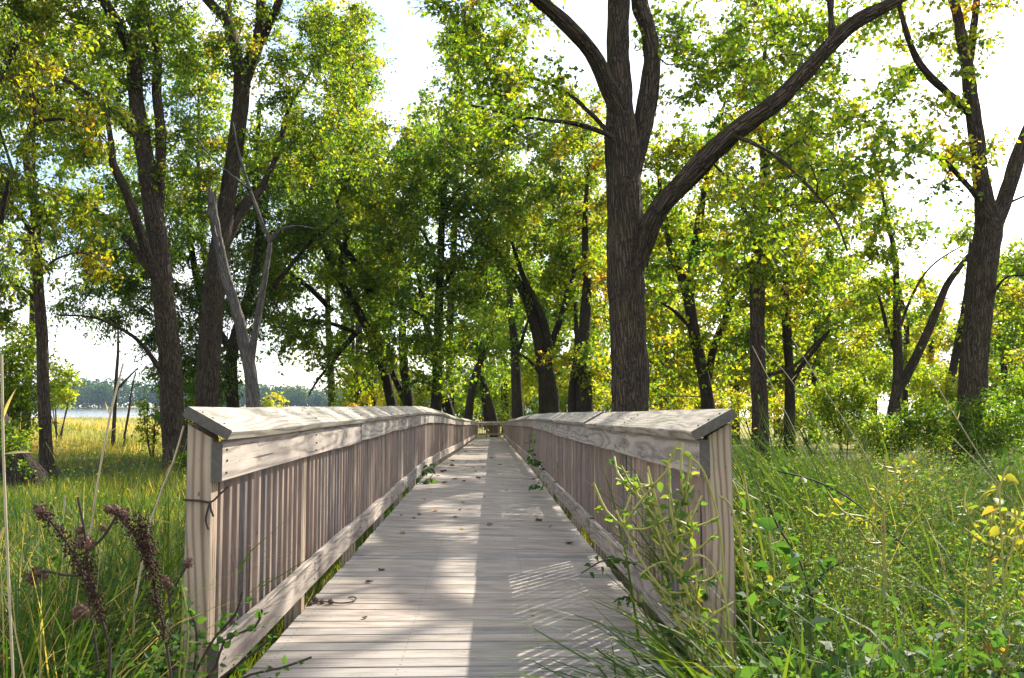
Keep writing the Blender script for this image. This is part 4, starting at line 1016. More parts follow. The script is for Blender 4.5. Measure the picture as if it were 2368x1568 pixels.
SHR = [  # label, px, py, Y, rx, ry, cov, leaf, tint, sd
 ('glossy leaved shrub around the foot of the large right trunk', 2290, 985, 19, 95, 75, 2.4, 0.055, 0.36, 0.12),
 ('bright shrub left of the large right trunk', 2150, 985, 21, 85, 65, 2.4, 0.058, 0.42, 0.12),
 ('low dense shrub in front of the V shaped trunks', 2040, 1010, 22, 80, 52, 2.4, 0.058, 0.40, 0.12),
 ('tall light green shrub beside the V shaped trunks', 1950, 930, 30, 80, 75, 2.4, 0.075, 0.52, 0.10),
 ('sunlit shrub at the right picture edge', 2390, 930, 24, 90, 85, 2.4, 0.065, 0.44, 0.12),
 ('dim shrub behind the thin stubbed trunk', 1880, 960, 34, 80, 60, 1.5, 0.085, 0.40, 0.13),
 ('yellowing shrub behind the post on the right', 1790, 950, 33, 70, 60, 1.3, 0.085, 0.62, 0.13),
 ('dense bush below the rusty orange tree', 2170, 900, 32, 70, 60, 1.6, 0.08, 0.56, 0.12),
 ('yellow green bush behind the right railing cap', 1660, 935, 36, 75, 60, 1.4, 0.09, 0.66, 0.12),
 ('golden bush right of the massive trunk', 1540, 930, 34, 65, 50, 1.3, 0.085, 0.72, 0.11),
 ('leafy bush at the foot of the upright grey trunk', 1400, 925, 40, 60, 45, 1.3, 0.10, 0.60, 0.13),
 ('shaded bush behind the thick leaning trunk', 1300, 935, 48, 70, 45, 1.4, 0.12, 0.48, 0.13),
 ('shaded bush right of the end railing', 1225, 950, 62, 60, 40, 1.4, 0.14, 0.44, 0.12),
 ('dull green bush straight behind the end railing', 1135, 945, 74, 60, 45, 1.6, 0.17, 0.44, 0.12),
 ('bush between the leaning trunks left of the end railing', 1060, 950, 64, 50, 40, 1.5, 0.15, 0.50, 0.13),
 ('yellow bush left of the slim maple', 960, 930, 50, 70, 45, 1.4, 0.12, 0.62, 0.13),
 ('lemon coloured bush near the lake behind the left railing', 870, 925, 54, 60, 38, 1.3, 0.13, 0.70, 0.10),
 ('round pale bush by the lake seen above the left railing', 640, 940, 70, 35, 26, 1.2, 0.15, 0.66, 0.08),
 ('dark bush wrapping the foot of the two left trunks', 445, 960, 28, 50, 90, 1.4, 0.085, 0.30, 0.12),
 ('leafy shrub hanging right of the sapling in the meadow', 350, 965, 34, 40, 60, 0.9, 0.10, 0.45, 0.14),
 ('grey green bush between the left edge and the slender trunk', 45, 880, 24, 75, 125, 2.0, 0.07, 0.50, 0.12),
 ('rounded sunlit bush right of the slender trunk by the lake', 140, 895, 60, 48, 48, 2.2, 0.15, 0.55, 0.10),
 ('low bright bush right of the thick leaning trunk', 1345, 900, 56, 60, 50, 1.4, 0.12, 0.64, 0.12),
 ('bright bush under the trees beyond the middle of the boardwalk', 1170, 900, 84, 80, 55, 1.5, 0.18, 0.56, 0.12),
 ('bush of yellow leaves between the slim maple and the boardwalk end', 1050, 890, 76, 80, 50, 1.5, 0.17, 0.60, 0.12),
 ('olive bush behind the pair of dark stems', 920, 880, 70, 80, 55, 1.4, 0.16, 0.56, 0.12),
 ('pale yellow bush filling the gap right of the massive trunk', 1590, 880, 60, 80, 60, 1.4, 0.14, 0.68, 0.11),
 ('bright bush far behind the straight trunk', 1740, 890, 58, 90, 60, 1.4, 0.14, 0.64, 0.11),
 ('light green bush far behind the shrubs on the right', 1960, 870, 62, 100, 60, 1.4, 0.14, 0.58, 0.11),
 ('green bush closing the far right under the trees', 2280, 870, 48, 110, 70, 1.4, 0.11, 0.52, 0.13),
 ('leafy tangle in front of the leaning trunk at the left edge', 25, 1030, 16.5, 45, 70, 1.0, 0.055, 0.42, 0.12),
 ('small leafy sprouts at the foot of the leaning left trunk', 440, 1070, 22, 38, 40, 1.2, 0.06, 0.34, 0.12)]
for i, (lab, px, py, Y, rx, ry, cov, lf, tn, sd) in enumerate(SHR):
    shrub(lab, px, py, Y, rx, ry, cov, lf, tn, sd, 700 + i, group='shrubs under the trees')

# ------------------------------------------------------------------ grass and weeds
def frustum_spots(rng, n, p0, p1, ya, yb, power=1.0):
    """random ground spots whose picture column lies between p0 and p1"""
    y = ya * (yb / ya) ** (rng.random(n) ** power)
    x = (rng.uniform(p0, p1, n) - 1130.0) / FPX * y
    return x, y

def blades(rng, x, y, h, w, lean, tint, segs=3, bend=0.5, zoff=0.0, az=None):
    """tapered, bent grass blades from ground spots"""
    N = len(x)
    z = ground_z(x, y) + zoff
    a = rng.uniform(0, 2 * math.pi, N) if az is None else az
    d = np.stack([np.cos(a), np.sin(a), np.zeros(N)], 1)
    sa = a + rng.normal(0, 0.5 if az is None else 1.1, N)
    s = np.stack([-np.sin(sa), np.cos(sa), np.zeros(N)], 1)
    t = np.linspace(0, 1, segs + 1)
    base = np.stack([x, y, z], 1)
    cen = base[:, None] + d[:, None] * ((lean * h)[:, None] * (0.35 * t + 0.65 * t ** 2.2))[..., None] + np.array([0, 0, 1]) * (h[:, None] * (t - bend * lean[:, None] * 0.55 * t ** 3))[..., None]
    wid = w[:, None] * np.array([0.75, 1.0, 0.72, 0.45, 0.06][:segs] + [0.04])[None, :]
    Vl = cen - s[:, None] * wid[..., None] * 0.5; Vr = cen + s[:, None] * wid[..., None] * 0.5
    V = np.stack([Vl, Vr], 2).reshape(N, -1, 3)
    i0 = (np.arange(N) * (segs + 1) * 2)[:, None]
    Q = np.concatenate([np.stack([i0 + 2 * k, i0 + 2 * k + 1, i0 + 2 * k + 3, i0 + 2 * k + 2], -1) for k in range(segs)], 1).reshape(-1, 4)
    return V.reshape(-1, 3), Q, np.repeat(tint, segs)

class Acc:
    def __init__(s): s.v, s.q, s.t, s.n = [], [], [], 0
    def add(s, v, q, t): s.v.append(v); s.q.append(q + s.n); s.t.append(t); s.n += len(v)
    def build(s, name, mat, label, cat):
        o = link(name, npmesh(name, np.vstack(s.v), np.vstack(s.q), [mat], {'tint': ('FACE', 'FLOAT', np.concatenate(s.t))}))
        return tag(o, label, cat, kind='stuff')

def off_walk(x, y, m=0.12):
    """true where a plant may stand: not on the deck"""
    return (x < cx(y) - HALF - m) | (x > cx(y) + HALF + m) | (y < Y0 - 0.05)

rng = np.random.default_rng(77)
g = Acc()
# short meadow turf, denser and finer near the camera
for (n, p0, p1, ya, yb, h0, h1, w0, tm, ts, seg) in [
        (26000, -250, 1000, 4.2, 14, 0.10, 0.34, 0.009, 0.38, 0.18, 2), (30000, -150, 1080, 12, 42, 0.16, 0.42, 0.022, 0.40, 0.17, 1),
        (24000, -150, 1100, 36, 120, 0.35, 0.75, 0.06, 0.76, 0.12, 1), (9000, -150, 1100, 90, 212, 0.5, 0.95, 0.16, 0.80, 0.10, 1),
        (15000, 1250, 2600, 8, 30, 0.20, 0.5, 0.022, 0.46, 0.18, 1), (3500, 1000, 1260, 6, 70, 0.2, 0.5, 0.03, 0.42, 0.16, 1)]:
    x, y = frustum_spots(rng, n, p0, p1, ya, yb)
    k = off_walk(x, y); x, y = x[k], y[k]; n = len(x)
    h = rng.uniform(h0, h1, n) * (0.7 + 0.5 * np.sin(x * 0.9 + 1) * np.cos(y * 0.7) ** 2)
    pt = 0.14 * np.sin(x * 0.35 + y * 0.21) + 0.08 * np.sin(x * 1.1 - y * 0.6)
    g.add(*blades(rng, x, y, h, w0 * rng.uniform(0.6, 1.4, n), rng.uniform(0.1, 0.7, n), np.clip(tm + pt + rng.normal(0, ts, n), 0, 0.98), seg))
g.build('meadow_grass', M_GRASS, 'green and golden meadow grass stretching from the boardwalk to the lake', 'grass')

def weeds(rng, x, y, h, leaf, per, tint, tsd, stem_r=0.002, spread=0.28, aspect=0.45, lean=None):
    """leafy upright stems; returns leaf arrays and stem arrays"""
    N = len(x)
    z = ground_z(x, y)
    b = np.stack([x, y, z], 1)
    ln = rng.normal(0, 0.22, (N, 2)) if lean is None else lean
    t = np.linspace(0, 1, 3)
    P = b[:, None] + np.stack([ln[:, :1] * h[:, None] * t ** 1.6, ln[:, 1:] * h[:, None] * t ** 1.6, h[:, None] * t], -1)
    R = stem_r * np.array([1.3, 0.9, 0.4])[None] * np.ones((N, 1))
    sv, sq, _ = tubes(P, R, 3)
    s = rng.uniform(0.12, 1.0, (N, per)) ** 0.75
    pos = b[:, None] + np.stack([ln[:, :1] * h[:, None] * s ** 1.6, ln[:, 1:] * h[:, None] * s ** 1.6, h[:, None] * s], -1)
    r = (spread * (1.05 - s) + 0.05)[..., None] * h[:, None, None]
    d = rng.normal(size=(N, per, 3)) * [1, 1, 0.35]; d = unit(d)
    pos = pos + d * r * rng.uniform(0.15, 1, (N, per, 1))
    n = N * per
    L = (leaf * rng.uniform(0.6, 1.4, (N, per)) * (1.15 - 0.5 * s)).reshape(-1)
    v, q = leaf_arrays(pos.reshape(-1, 3), (d + rng.normal(0, 0.35, d.shape) + [0, 0, 0.15]).reshape(-1, 3), unit(rng.normal(size=(n, 3)) * 0.7 + [0, 0, 0.8]), L, L * aspect, 0.2)
    tt = np.clip(np.repeat(tint + rng.normal(0, tsd, N), per) + rng.normal(0, tsd * 0.7, n), 0, 1)
    return (v, q, tt), (sv, sq)

def weed_patch(name, label, cat, batches, seed):
    rng = np.random.default_rng(seed)
    a = Acc(); st = Acc()
    for (n, p0, p1, ya, yb, h0, h1, leaf, per, tn, sd, sp, asp) in batches:
        x, y = frustum_spots(rng, n, p0, p1, ya, yb)
        k = off_walk(x, y, 0.22) & (rng.random(n) < 0.45 + 0.75 * (np.sin(x * 1.9 + seed) * np.sin(y * 1.3 + 0.7 * x) * 0.5 + 0.5))
        x, y = x[k], y[k]
        h = rng.uniform(h0, h1, len(x)) * np.clip(0.85 + 0.42 * np.sin(x * 1.5 + 0.6 * y + 1.0) * np.cos(y * 1.15 - 0.5 * x), 0.35, 1.4)
        A, B = weeds(rng, x, y, h, leaf, per, tn, sd, 0.0018, sp, asp)
        a.add(*A); st.add(B[0], B[1], np.zeros(len(B[1])))
    nv = a.n
    me = npmesh(name, np.vstack(a.v + st.v), [np.vstack(a.q), np.vstack(st.q) + nv], [M_WEED, M_STEM],
                {'tint': ('FACE', 'FLOAT', np.concatenate(a.t + st.t))}, np.concatenate([np.zeros(sum(map(len, a.q))), np.ones(sum(map(len, st.q)))]))
    return tag(link(name, me), label, cat, kind='stuff')

# right of the railing: patches of different weeds side by side
SPECIES = [  # leaf, aspect, leaves per stem, tint, spread, height factor
    (0.030, 0.45, 30, 0.44, 0.36, 0.90), (0.020, 0.30, 40, 0.58, 0.30, 1.15), (0.055, 0.60, 13, 0.24, 0.34, 0.95), (0.016, 0.45, 42, 0.74, 0.26, 1.25),
    (0.040, 0.50, 20, 0.36, 0.45, 0.50), (0.034, 0.28, 26, 0.50, 0.28, 1.35), (0.026, 0.55, 22, 0.40, 0.50, 0.32)]
def mixed_weeds(name, label, seed, zones):
    rng = np.random.default_rng(seed)
    a, st = Acc(), Acc()
    for (n, p0, p1, ya, yb, h0, h1, grow, cell) in zones:
        x, y = frustum_spots(rng, n, p0, p1, ya, yb)
        k = off_walk(x, y, 0.2); x, y = x[k], y[k]
        xr = (x.min(), x.max()); m = max(12, int((xr[1] - xr[0]) * (yb - ya) / cell ** 2))
        sx_, sy_ = rng.uniform(*xr, m), rng.uniform(ya, yb, m); sp = rng.integers(0, len(SPECIES), m); sh = rng.uniform(0.75, 1.2, m)
        d2 = (x[:, None] - sx_) ** 2 + (y[:, None] - sy_) ** 2 + rng.normal(0, 0.12 * cell, (len(x), m)) ** 2
        w = np.argmin(d2, 1)
        for q in range(len(SPECIES)):
            lf, asp, per, tn, spd, hf = SPECIES[q]
            kk = sp[w] == q
            if kk.sum() < 2: continue
            core = np.clip(1.15 - np.sqrt(d2[kk, w[kk]]) / cell * 0.55, 0.55, 1.2)
            h = rng.uniform(h0, h1, kk.sum()) * hf * sh[w[kk]] * core
            A, B = weeds(rng, x[kk], y[kk], h, lf * grow, per, tn, 0.13, 0.0017 * grow, spd, asp)
            a.add(*A); st.add(B[0], B[1], np.zeros(len(B[1])))
    nv = a.n
    me = npmesh(name, np.vstack(a.v + st.v), [np.vstack(a.q), np.vstack(st.q) + nv], [M_WEED, M_STEM],
                {'tint': ('FACE', 'FLOAT', np.concatenate(a.t + st.t))}, np.concatenate([np.zeros(sum(map(len, a.q))), np.ones(sum(map(len, st.q)))]))
    return tag(link(name, me), label, 'weeds', kind='stuff')
mixed_weeds('weed_thicket', 'dense waist high mixed weeds covering the ground right of the railing', 81, [
    (1900, 1640, 2700, 2.4, 4.6, 0.42, 0.80, 1.1, 0.42), (1650, 1640, 2700, 4.2, 8.5, 0.48, 0.92, 1.35, 0.75), (1500, 1600, 2650, 8, 17, 0.45, 0.9, 2.1, 1.3), (420, 1320, 1900, 8, 26, 0.4, 0.85, 2.4, 1.6)])
weed_patch('meadow_herbs', 'yellow and rusty herbs dotted through the sunlit meadow', 'herbs', [
    (420, -150, 1050, 24, 60, 0.4, 0.9, 0.10, 12, 0.84, 0.10, 0.5, 0.6), (260, -150, 1050, 16, 40, 0.3, 0.6, 0.07, 12, 0.50, 0.15, 0.5, 0.6)], 84)
weed_patch('ground_weeds', 'small leafy weeds growing low around the left post', 'weeds', [
    (650, -200, 500, 2.6, 3.9, 0.42, 0.80, 0.036, 22, 0.32, 0.13, 0.34, 0.6), (300, -200, 480, 2.8, 4.6, 0.5, 0.95, 0.022, 30, 0.80, 0.14, 0.22, 0.35), (300, -200, 760, 3.5, 8, 0.2, 0.45, 0.035, 16, 0.36, 0.12, 0.4, 0.5),
    (260, 480, 1080, 3.4, 30, 0.12, 0.32, 0.05, 14, 0.36, 0.12, 0.45, 0.6), (160, 1180, 1640, 3.4, 20, 0.12, 0.32, 0.05, 14, 0.36, 0.12, 0.45, 0.6)], 82)

# tall foreground grass, mixed green and straw
rng = np.random.default_rng(83)
tg = Acc()
for (n, p0, p1, ya, yb, h0, h1, w0, tm, ts, l0, l1) in [
        (2300, -300, 480, 2.6, 4.6, 0.45, 1.05, 0.013, 0.36, 0.13, 0.15, 0.95), (1000, -300, 470, 2.6, 4.6, 0.40, 1.0, 0.006, 0.95, 0.05, 0.05, 0.9),
        (1300, -300, 640, 4, 9, 0.3, 0.85, 0.012, 0.44, 0.14, 0.1, 0.8), (520, 1640, 2500, 2.5, 5, 0.5, 1.05, 0.014, 0.42, 0.14, 0.2, 1.1),
        (350, 1700, 2600, 5, 12, 0.5, 1.1, 0.014, 0.52, 0.14, 0.1, 0.7), (120, 1700, 2600, 4, 12, 0.6, 1.1, 0.005, 0.94, 0.05, 0.1, 0.5)]:
    x, y = frustum_spots(rng, n, p0, p1, ya, yb)
    k = off_walk(x, y, 0.2); x, y = x[k], y[k]; n = len(x)
    tg.add(*blades(rng, x, y, rng.uniform(h0, h1, n), w0 * rng.uniform(0.6, 1.5, n), rng.uniform(l0, l1, n), np.clip(tm + rng.normal(0, ts, n), 0, 1), 4, 0.8))
tg.build('tall_grass', M_GRASS, 'tall loose grass blades, green and straw coloured, in the foreground', 'grass')

def grass_clump(label, px, Y, n, h0, h1, w0, tint, spread, seed, azim=None, lean=(0.2, 0.9)):
    rng = np.random.default_rng(seed)
    c = W(px, 1200, Y); x = c[0] + rng.normal(0, spread, n); y = Y + rng.normal(0, spread, n)
    az = None if azim is None else azim + rng.normal(0, 0.5, n)
    V, Q, T = blades(rng, x, y, rng.uniform(h0, h1, n), w0 * rng.uniform(0.7, 1.4, n), rng.uniform(*lean, n), np.clip(tint + rng.normal(0, 0.12, n), 0, 1), 4, 0.8, 0.0, az)
    gz = float(ground_z(c[0], Y))
    root = empty('grass_clump', (c[0], Y, gz), label, 'grass', 'clumps of tall grass')
    tag(link('blade', npmesh('blade', V, Q, [M_GRASS], {'tint': ('FACE', 'FLOAT', T)}), root), kind='stuff')
    return root
grass_clump('broad bladed grass clump spilling over the deck at the right post', 1775, 2.95, 190, 0.45, 1.0, 0.019, 0.44, 0.10, 401, math.pi, (0.4, 1.2))
grass_clump('lush grass clump in the bottom right, in front of the right post', 1860, 2.8, 150, 0.4, 0.9, 0.018, 0.40, 0.14, 402, None, (0.3, 1.1))
grass_clump('reed grass leaning left behind the right post', 1800, 6.0, 330, 1.0, 1.55, 0.018, 0.38, 0.26, 403, math.pi * 0.9, (0.2, 0.8))
grass_clump('reed grass with dark blades in the middle of the weeds', 1930, 7.0, 330, 1.0, 1.5, 0.020, 0.36, 0.30, 404, math.pi * 0.9, (0.2, 0.8))
grass_clump('dense reed grass pressing against the outside of the right post', 1760, 4.3, 200, 0.8, 1.35, 0.016, 0.42, 0.16, 408, math.pi * 0.8, (0.15, 0.8))
grass_clump('young reed shoots by the left edge', 40, 3.4, 30, 0.7, 1.2, 0.018, 0.40, 0.18, 405, None, (0.1, 0.5))
grass_clump('upright reed shoots between the dead stalks and the left post', 330, 3.9, 26, 0.8, 1.25, 0.018, 0.42, 0.14, 406, None, (0.1, 0.5))
grass_clump('sunlit grass tuft near the right picture edge', 2330, 6.0, 60, 0.6, 1.05, 0.014, 0.62, 0.2, 407, None, (0.2, 0.8))
# ------------------------------------------------------------------ single plants, fallen leaves and small things
LEAF_CACHE = {}
def leaf_proto(tint, aspect=0.55, curl=0.15, mat=None, lobes=0.0):
    """one leaf, 1 unit long on local X, two rows of facets either side of the midrib"""
    key = (round(tint, 2), aspect, curl, mat.name if mat else '', lobes)
    if key in LEAF_CACHE: return LEAF_CACHE[key]
    prof = [(0.0, 0.03), (0.14, 0.70), (0.34, 1.0), (0.60, 0.80), (0.82, 0.40), (1.0, 0.02)]
    V = []
    for i, (x, w) in enumerate(prof):
        w = w * aspect / 2 * (1 + lobes * (1 if i % 2 else -1))
        z = -curl * x * x
        V += [(x, -w, z + w * 0.35), (x, 0, z), (x, w, z + w * 0.35)]
    Q = []
    for i in range(len(prof) - 1):
        a = i * 3
        Q += [(a, a + 3, a + 4, a + 1), (a + 1, a + 4, a + 5, a + 2)]
    me = npmesh('leaf', V, np.array(Q), [mat or M_WEED], {'tint': ('FACE', 'FLOAT', np.full(len(Q), tint))}, smooth=True)
    LEAF_CACHE[key] = me
    return me

def orient(pos, d, n, s):
    x = Vector(d); x.normalize()
    y = Vector(n).cross(x); y.normalize(); z = x.cross(y)
    return Matrix(((x.x * s, y.x * s, z.x * s, pos[0]), (x.y * s, y.y * s, z.y * s, pos[1]), (x.z * s, y.z * s, z.z * s, pos[2]), (0, 0, 0, 1)))

def tube_mesh(name, q, n, mat):
    V, Q, C = tubes(q[None, :, :3], q[None, :, 3], n)
    return npmesh(name, V, Q, [mat], {'bark': ('POINT', 'FLOAT_VECTOR', C)}, smooth=True)

def px_path(pts, Y, r0, r1, step=0.05):
    m = len(pts)
    rows = []
    for i, p in enumerate(pts):
        yy = Y + (p[2] if len(p) > 2 else 0)
        rows.append([*W(p[0], p[1], yy), r0 + (r1 - r0) * i / (m - 1)])
    return smooth_path(rows, step)

def plant(name, label, cat, Y, stems, per, size, tint, tsd, seed, r0=0.004, r1=0.0012, stem_mat=None, aspect=0.6, frm=0.15, droop=0.2, group=None, ground=True, curl=0.15, spread=0.012, side=0):
    """stems given in picture points at depth Y; every leaf is an object of its own"""
    rng = np.random.default_rng(seed)
    first = px_path(stems[0], Y, r0, r1)
    base = first[0, :3].copy()
    gz = float(ground_z(base[0], base[1]))
    root = empty(name, (base[0], base[1], gz if ground else base[2]), label, cat, group)
    for st in stems:
        q = px_path(st, Y, r0, r1)
        if ground and q[0, 2] > gz:
            add = np.array([[q[0, 0], q[0, 1], gz - 0.03, r0 * 1.1]])
            q = np.vstack([add, q])
        so = link('stem', tube_mesh('stem', q, 6, stem_mat or M_STEM), root)
        runs = [(q, so, per)]
        for k in range(side):                       # side twigs
            i = int(len(q) * rng.uniform(0.25, 0.95)); i = min(i, len(q) - 2)
            d = unit(rng.normal(size=3) * [1, 1, 0.5] + [0, 0, 0.5]); ln = rng.uniform(0.07, 0.17)
            a0 = q[i, :3]
            sq = smooth_path([[*a0, r1 * 1.1], [*(a0 + d * ln * 0.5 + rng.normal(0, 0.01, 3)), r1], [*(a0 + d * ln + [0, 0, 0.3 * ln]), r1 * 0.6]], 0.03)
            runs.append((sq, link('stem', tube_mesh('stem', sq, 4, stem_mat or M_STEM), root), 6))
        for (qq, par, cnt) in runs:
            L = len(qq)
            for k in range(cnt):
                t = frm + (1 - frm) * (k + rng.uniform(0.1, 0.9)) / cnt
                i = max(0, min(L - 2, int(t * (L - 1))))
                tang = unit(qq[i + 1, :3] - qq[i, :3])
                d = unit(rng.normal(size=3) * [1, 1, 0.6] + tang * 0.4 + np.array([0, 0, -droop]))
                nn = unit(rng.normal(size=3) * 0.6 + [0, 0, 0.8])
                s = size * rng.uniform(0.6, 1.3)
                tn = float(np.clip(round((tint + rng.normal(0, tsd)) / 0.12) * 0.12, 0, 1))
                link('leaf', leaf_proto(tn, aspect, curl), par, None, orient(qq[i, :3] + d * rng.uniform(0, spread), d, nn, s))
    return root

# yellow stemmed nightshade in front of the right post
plant('nightshade_plant', 'yellow green nightshade sprawling in front of the right railing by its post', 'plant', 3.15,
  [[(1630, 1560), (1600, 1400), (1562, 1280), (1520, 1170), (1498, 1078)], [(1622, 1560), (1580, 1380), (1540, 1240), (1475, 1145), (1432, 1112)], [(1636, 1560), (1610, 1350), (1592, 1210), (1577, 1120)],
   [(1612, 1560), (1545, 1390), (1482, 1295), (1424, 1180)], [(1640, 1500), (1590, 1330, 0.05), (1530, 1300, 0.1), (1480, 1330, 0.1)], [(1600, 1400), (1575, 1330, -0.05), (1560, 1200, -0.08), (1548, 1130, -0.1)]],
  12, 0.031, 0.54, 0.17, 501, 0.0018, 0.0007, M_YSTEM, 0.62, side=9)
plant('nightshade_plant', 'yellow stemmed nightshade bush just outside the right post', 'plant', 3.7,
  [[(1760, 1440), (1742, 1320), (1735, 1240), (1745, 1175)], [(1765, 1440), (1720, 1300), (1712, 1220), (1722, 1150)], [(1770, 1440), (1790, 1340), (1782, 1260), (1770, 1180)]],
  10, 0.045, 0.58, 0.14, 502, 0.0022, 0.0009, M_YSTEM, 0.58, side=5)
plant('yellow_stalk', 'tall bright yellow stalk rising from the weeds right of the railing', 'plant', 3.9,
  [[(2035, 1440), (2048, 1330), (2038, 1220), (2052, 1130), (2046, 1050)], [(2041, 1240), (2000, 1195), (1930, 1192), (1890, 1205)], [(2044, 1180), (2070, 1110), (2066, 1060)]],
  9, 0.036, 0.74, 0.1, 503, 0.0045, 0.0014, M_YSTEM, 0.5, 0.4, side=5)
plant('yellow_stalk', 'second yellow stalk near the right picture edge', 'plant', 3.6,
  [[(2278, 1400), (2284, 1320), (2292, 1240), (2298, 1180)], [(2290, 1260), (2250, 1215), (2235, 1170)], [(2288, 1300), (2330, 1240), (2345, 1200)]],
  10, 0.034, 0.70, 0.12, 504, 0.0038, 0.0014, M_YSTEM, 0.55, 0.3, side=5)
plant('bramble_stem', 'long dark purple stem slanting across the weeds on the right', 'plant', 4.4,
  [[(2130, 1300), (2050, 1225), (1960, 1150), (1880, 1110), (1800, 1090)]], 16, 0.055, 0.40, 0.1, 505, 0.005, 0.002, M_DSTEM, 0.6, 0.1)
plant('bramble_stem', 'reddish stem with broad bluish leaves low in the right weeds', 'plant', 3.5,
  [[(1880, 1400), (1850, 1300), (1800, 1220), (1775, 1160)], [(1870, 1400), (1900, 1330), (1950, 1300)]], 9, 0.075, 0.16, 0.06, 506, 0.004, 0.0015, M_DSTEM, 0.62, 0.3)
plant('autumn_weed', 'weed with large orange and yellow leaves at the right edge', 'plant', 3.3,
  [[(2320, 1330), (2315, 1220), (2312, 1130), (2330, 1080)], [(2322, 1330), (2350, 1230), (2345, 1170)]], 9, 0.055, 0.88, 0.08, 507, 0.004, 0.0015, M_YSTEM, 0.6, 0.45, 0.4)
plant('autumn_weed', 'low weed with orange leaves in the bottom right corner', 'plant', 2.75,
  [[(2320, 1600), (2315, 1540), (2330, 1490)], [(2322, 1600), (2290, 1540), (2280, 1500)]], 8, 0.05, 0.88, 0.08, 508, 0.003, 0.001, M_YSTEM, 0.55, 0.3, 0.3)
# small round leaved briar at the left post
plant('briar', 'thin briar with small round green leaves climbing the left post', 'plant', 3.12,
  [[(430, 1600), (470, 1520), (500, 1470), (545, 1420), (560, 1370)], [(440, 1600), (455, 1500), (450, 1440), (430, 1400)], [(470, 1600), (540, 1545), (600, 1500), (640, 1460)], [(420, 1600), (400, 1520), (420, 1450)],
   [(500, 1600), (580, 1560), (650, 1545), (720, 1520)], [(450, 1600), (500, 1540), (520, 1480), (590, 1450), (606, 1410)]],
  26, 0.028, 0.26, 0.10, 509, 0.0011, 0.0006, M_DSTEM, 0.72, 0.1, 0.0, spread=0.025)
plant('clover', 'low green clover at the bottom left below the dead stalks', 'plant', 2.75,
  [[(250, 1620), (270, 1540), (300, 1500)], [(300, 1620), (330, 1560), (380, 1520)], [(330, 1620), (370, 1500), (400, 1440)], [(200, 1620), (180, 1560), (150, 1530)]],
  22, 0.03, 0.28, 0.1, 510, 0.0012, 0.0008, M_STEM, 0.7, 0.1, 0.0, spread=0.03)
plant('clover', 'fresh green leaves left of the left post', 'plant', 3.0,
  [[(410, 1620), (420, 1480), (425, 1380)], [(400, 1620), (380, 1500), (350, 1440)], [(420, 1600), (435, 1450), (415, 1330)]],
  24, 0.032, 0.34, 0.1, 511, 0.0012, 0.0008, M_STEM, 0.65, 0.15, 0.0, spread=0.03)
# vines on the railings
def vine(label, pts, Y, n, size, tint, seed, ground=False):
    return plant('vine', label, 'vine', Y, [pts], n, size, tint, 0.06, seed, 0.003, 0.0015, M_DSTEM, 0.75, 0.0, 0.5, 'vines on the railings', ground, 0.1, 0.03)
vine('green vine hanging down the inside of the right railing far along', [(1240, 1080, -1.2), (1226, 1040, 0), (1226, 1010, 0), (1230, 985, 0.0)], 16.6, 22, 0.10, 0.10, 521)
vine('dark vine leaves over the right kick board halfway along', [(1256, 1085, 0), (1245, 1070, -0.1), (1238, 1062, -0.15)], 13.7, 12, 0.10, 0.06, 522)
vine('vine with heart shaped leaves reaching from the right kick board over the planks', [(1500, 1330, 0.2), (1455, 1300, 0), (1400, 1295, -0.2), (1345, 1325, -0.4)], 5.0, 16, 0.052, 0.14, 523)
vine('vine leaves over the left kick board at the bend in the railing', [(962, 1102, -0.3), (980, 1088, 0), (995, 1076, 0.3)], 13.4, 14, 0.11, 0.12, 524)
vine('green vine sprig poking over the left edge of the planks', [(965, 1122, 0), (985, 1112, 0), (1005, 1106, 0.2)], 13.0, 10, 0.09, 0.22, 525)
vine('leafy sprig creeping in below the right kick board', [(1252, 1128, 0.1), (1240, 1120, 0), (1228, 1122, -0.1)], 11.8, 8, 0.10, 0.30, 526)
vine('dark vine trailing on the right plank edge near the nightshade', [(1470, 1390, 0.1), (1445, 1380, 0), (1436, 1400, -0.1)], 4.6, 12, 0.04, 0.10, 527)

# dead dock stalks and burdock
def blob_cloud(rng, q, n, r, sz):
    """many small seed blobs (octahedra) along a stem"""
    i = rng.integers(0, len(q), n)
    c = q[i, :3] + rng.normal(0, r, (n, 3))
    s = sz * rng.uniform(0.6, 1.3, n)
    o = np.array([(1, 0, 0), (-1, 0, 0), (0, 1, 0), (0, -1, 0), (0, 0, 1.2), (0, 0, -1.2)], float)
    F = np.array([(0, 2, 4), (2, 1, 4), (1, 3, 4), (3, 0, 4), (2, 0, 5), (1, 2, 5), (3, 1, 5), (0, 3, 5)])
    V = c[:, None] + o[None] * s[:, None, None]
    return V.reshape(-1, 3), (F[None] + (np.arange(n) * 6)[:, None, None]).reshape(-1, 3)

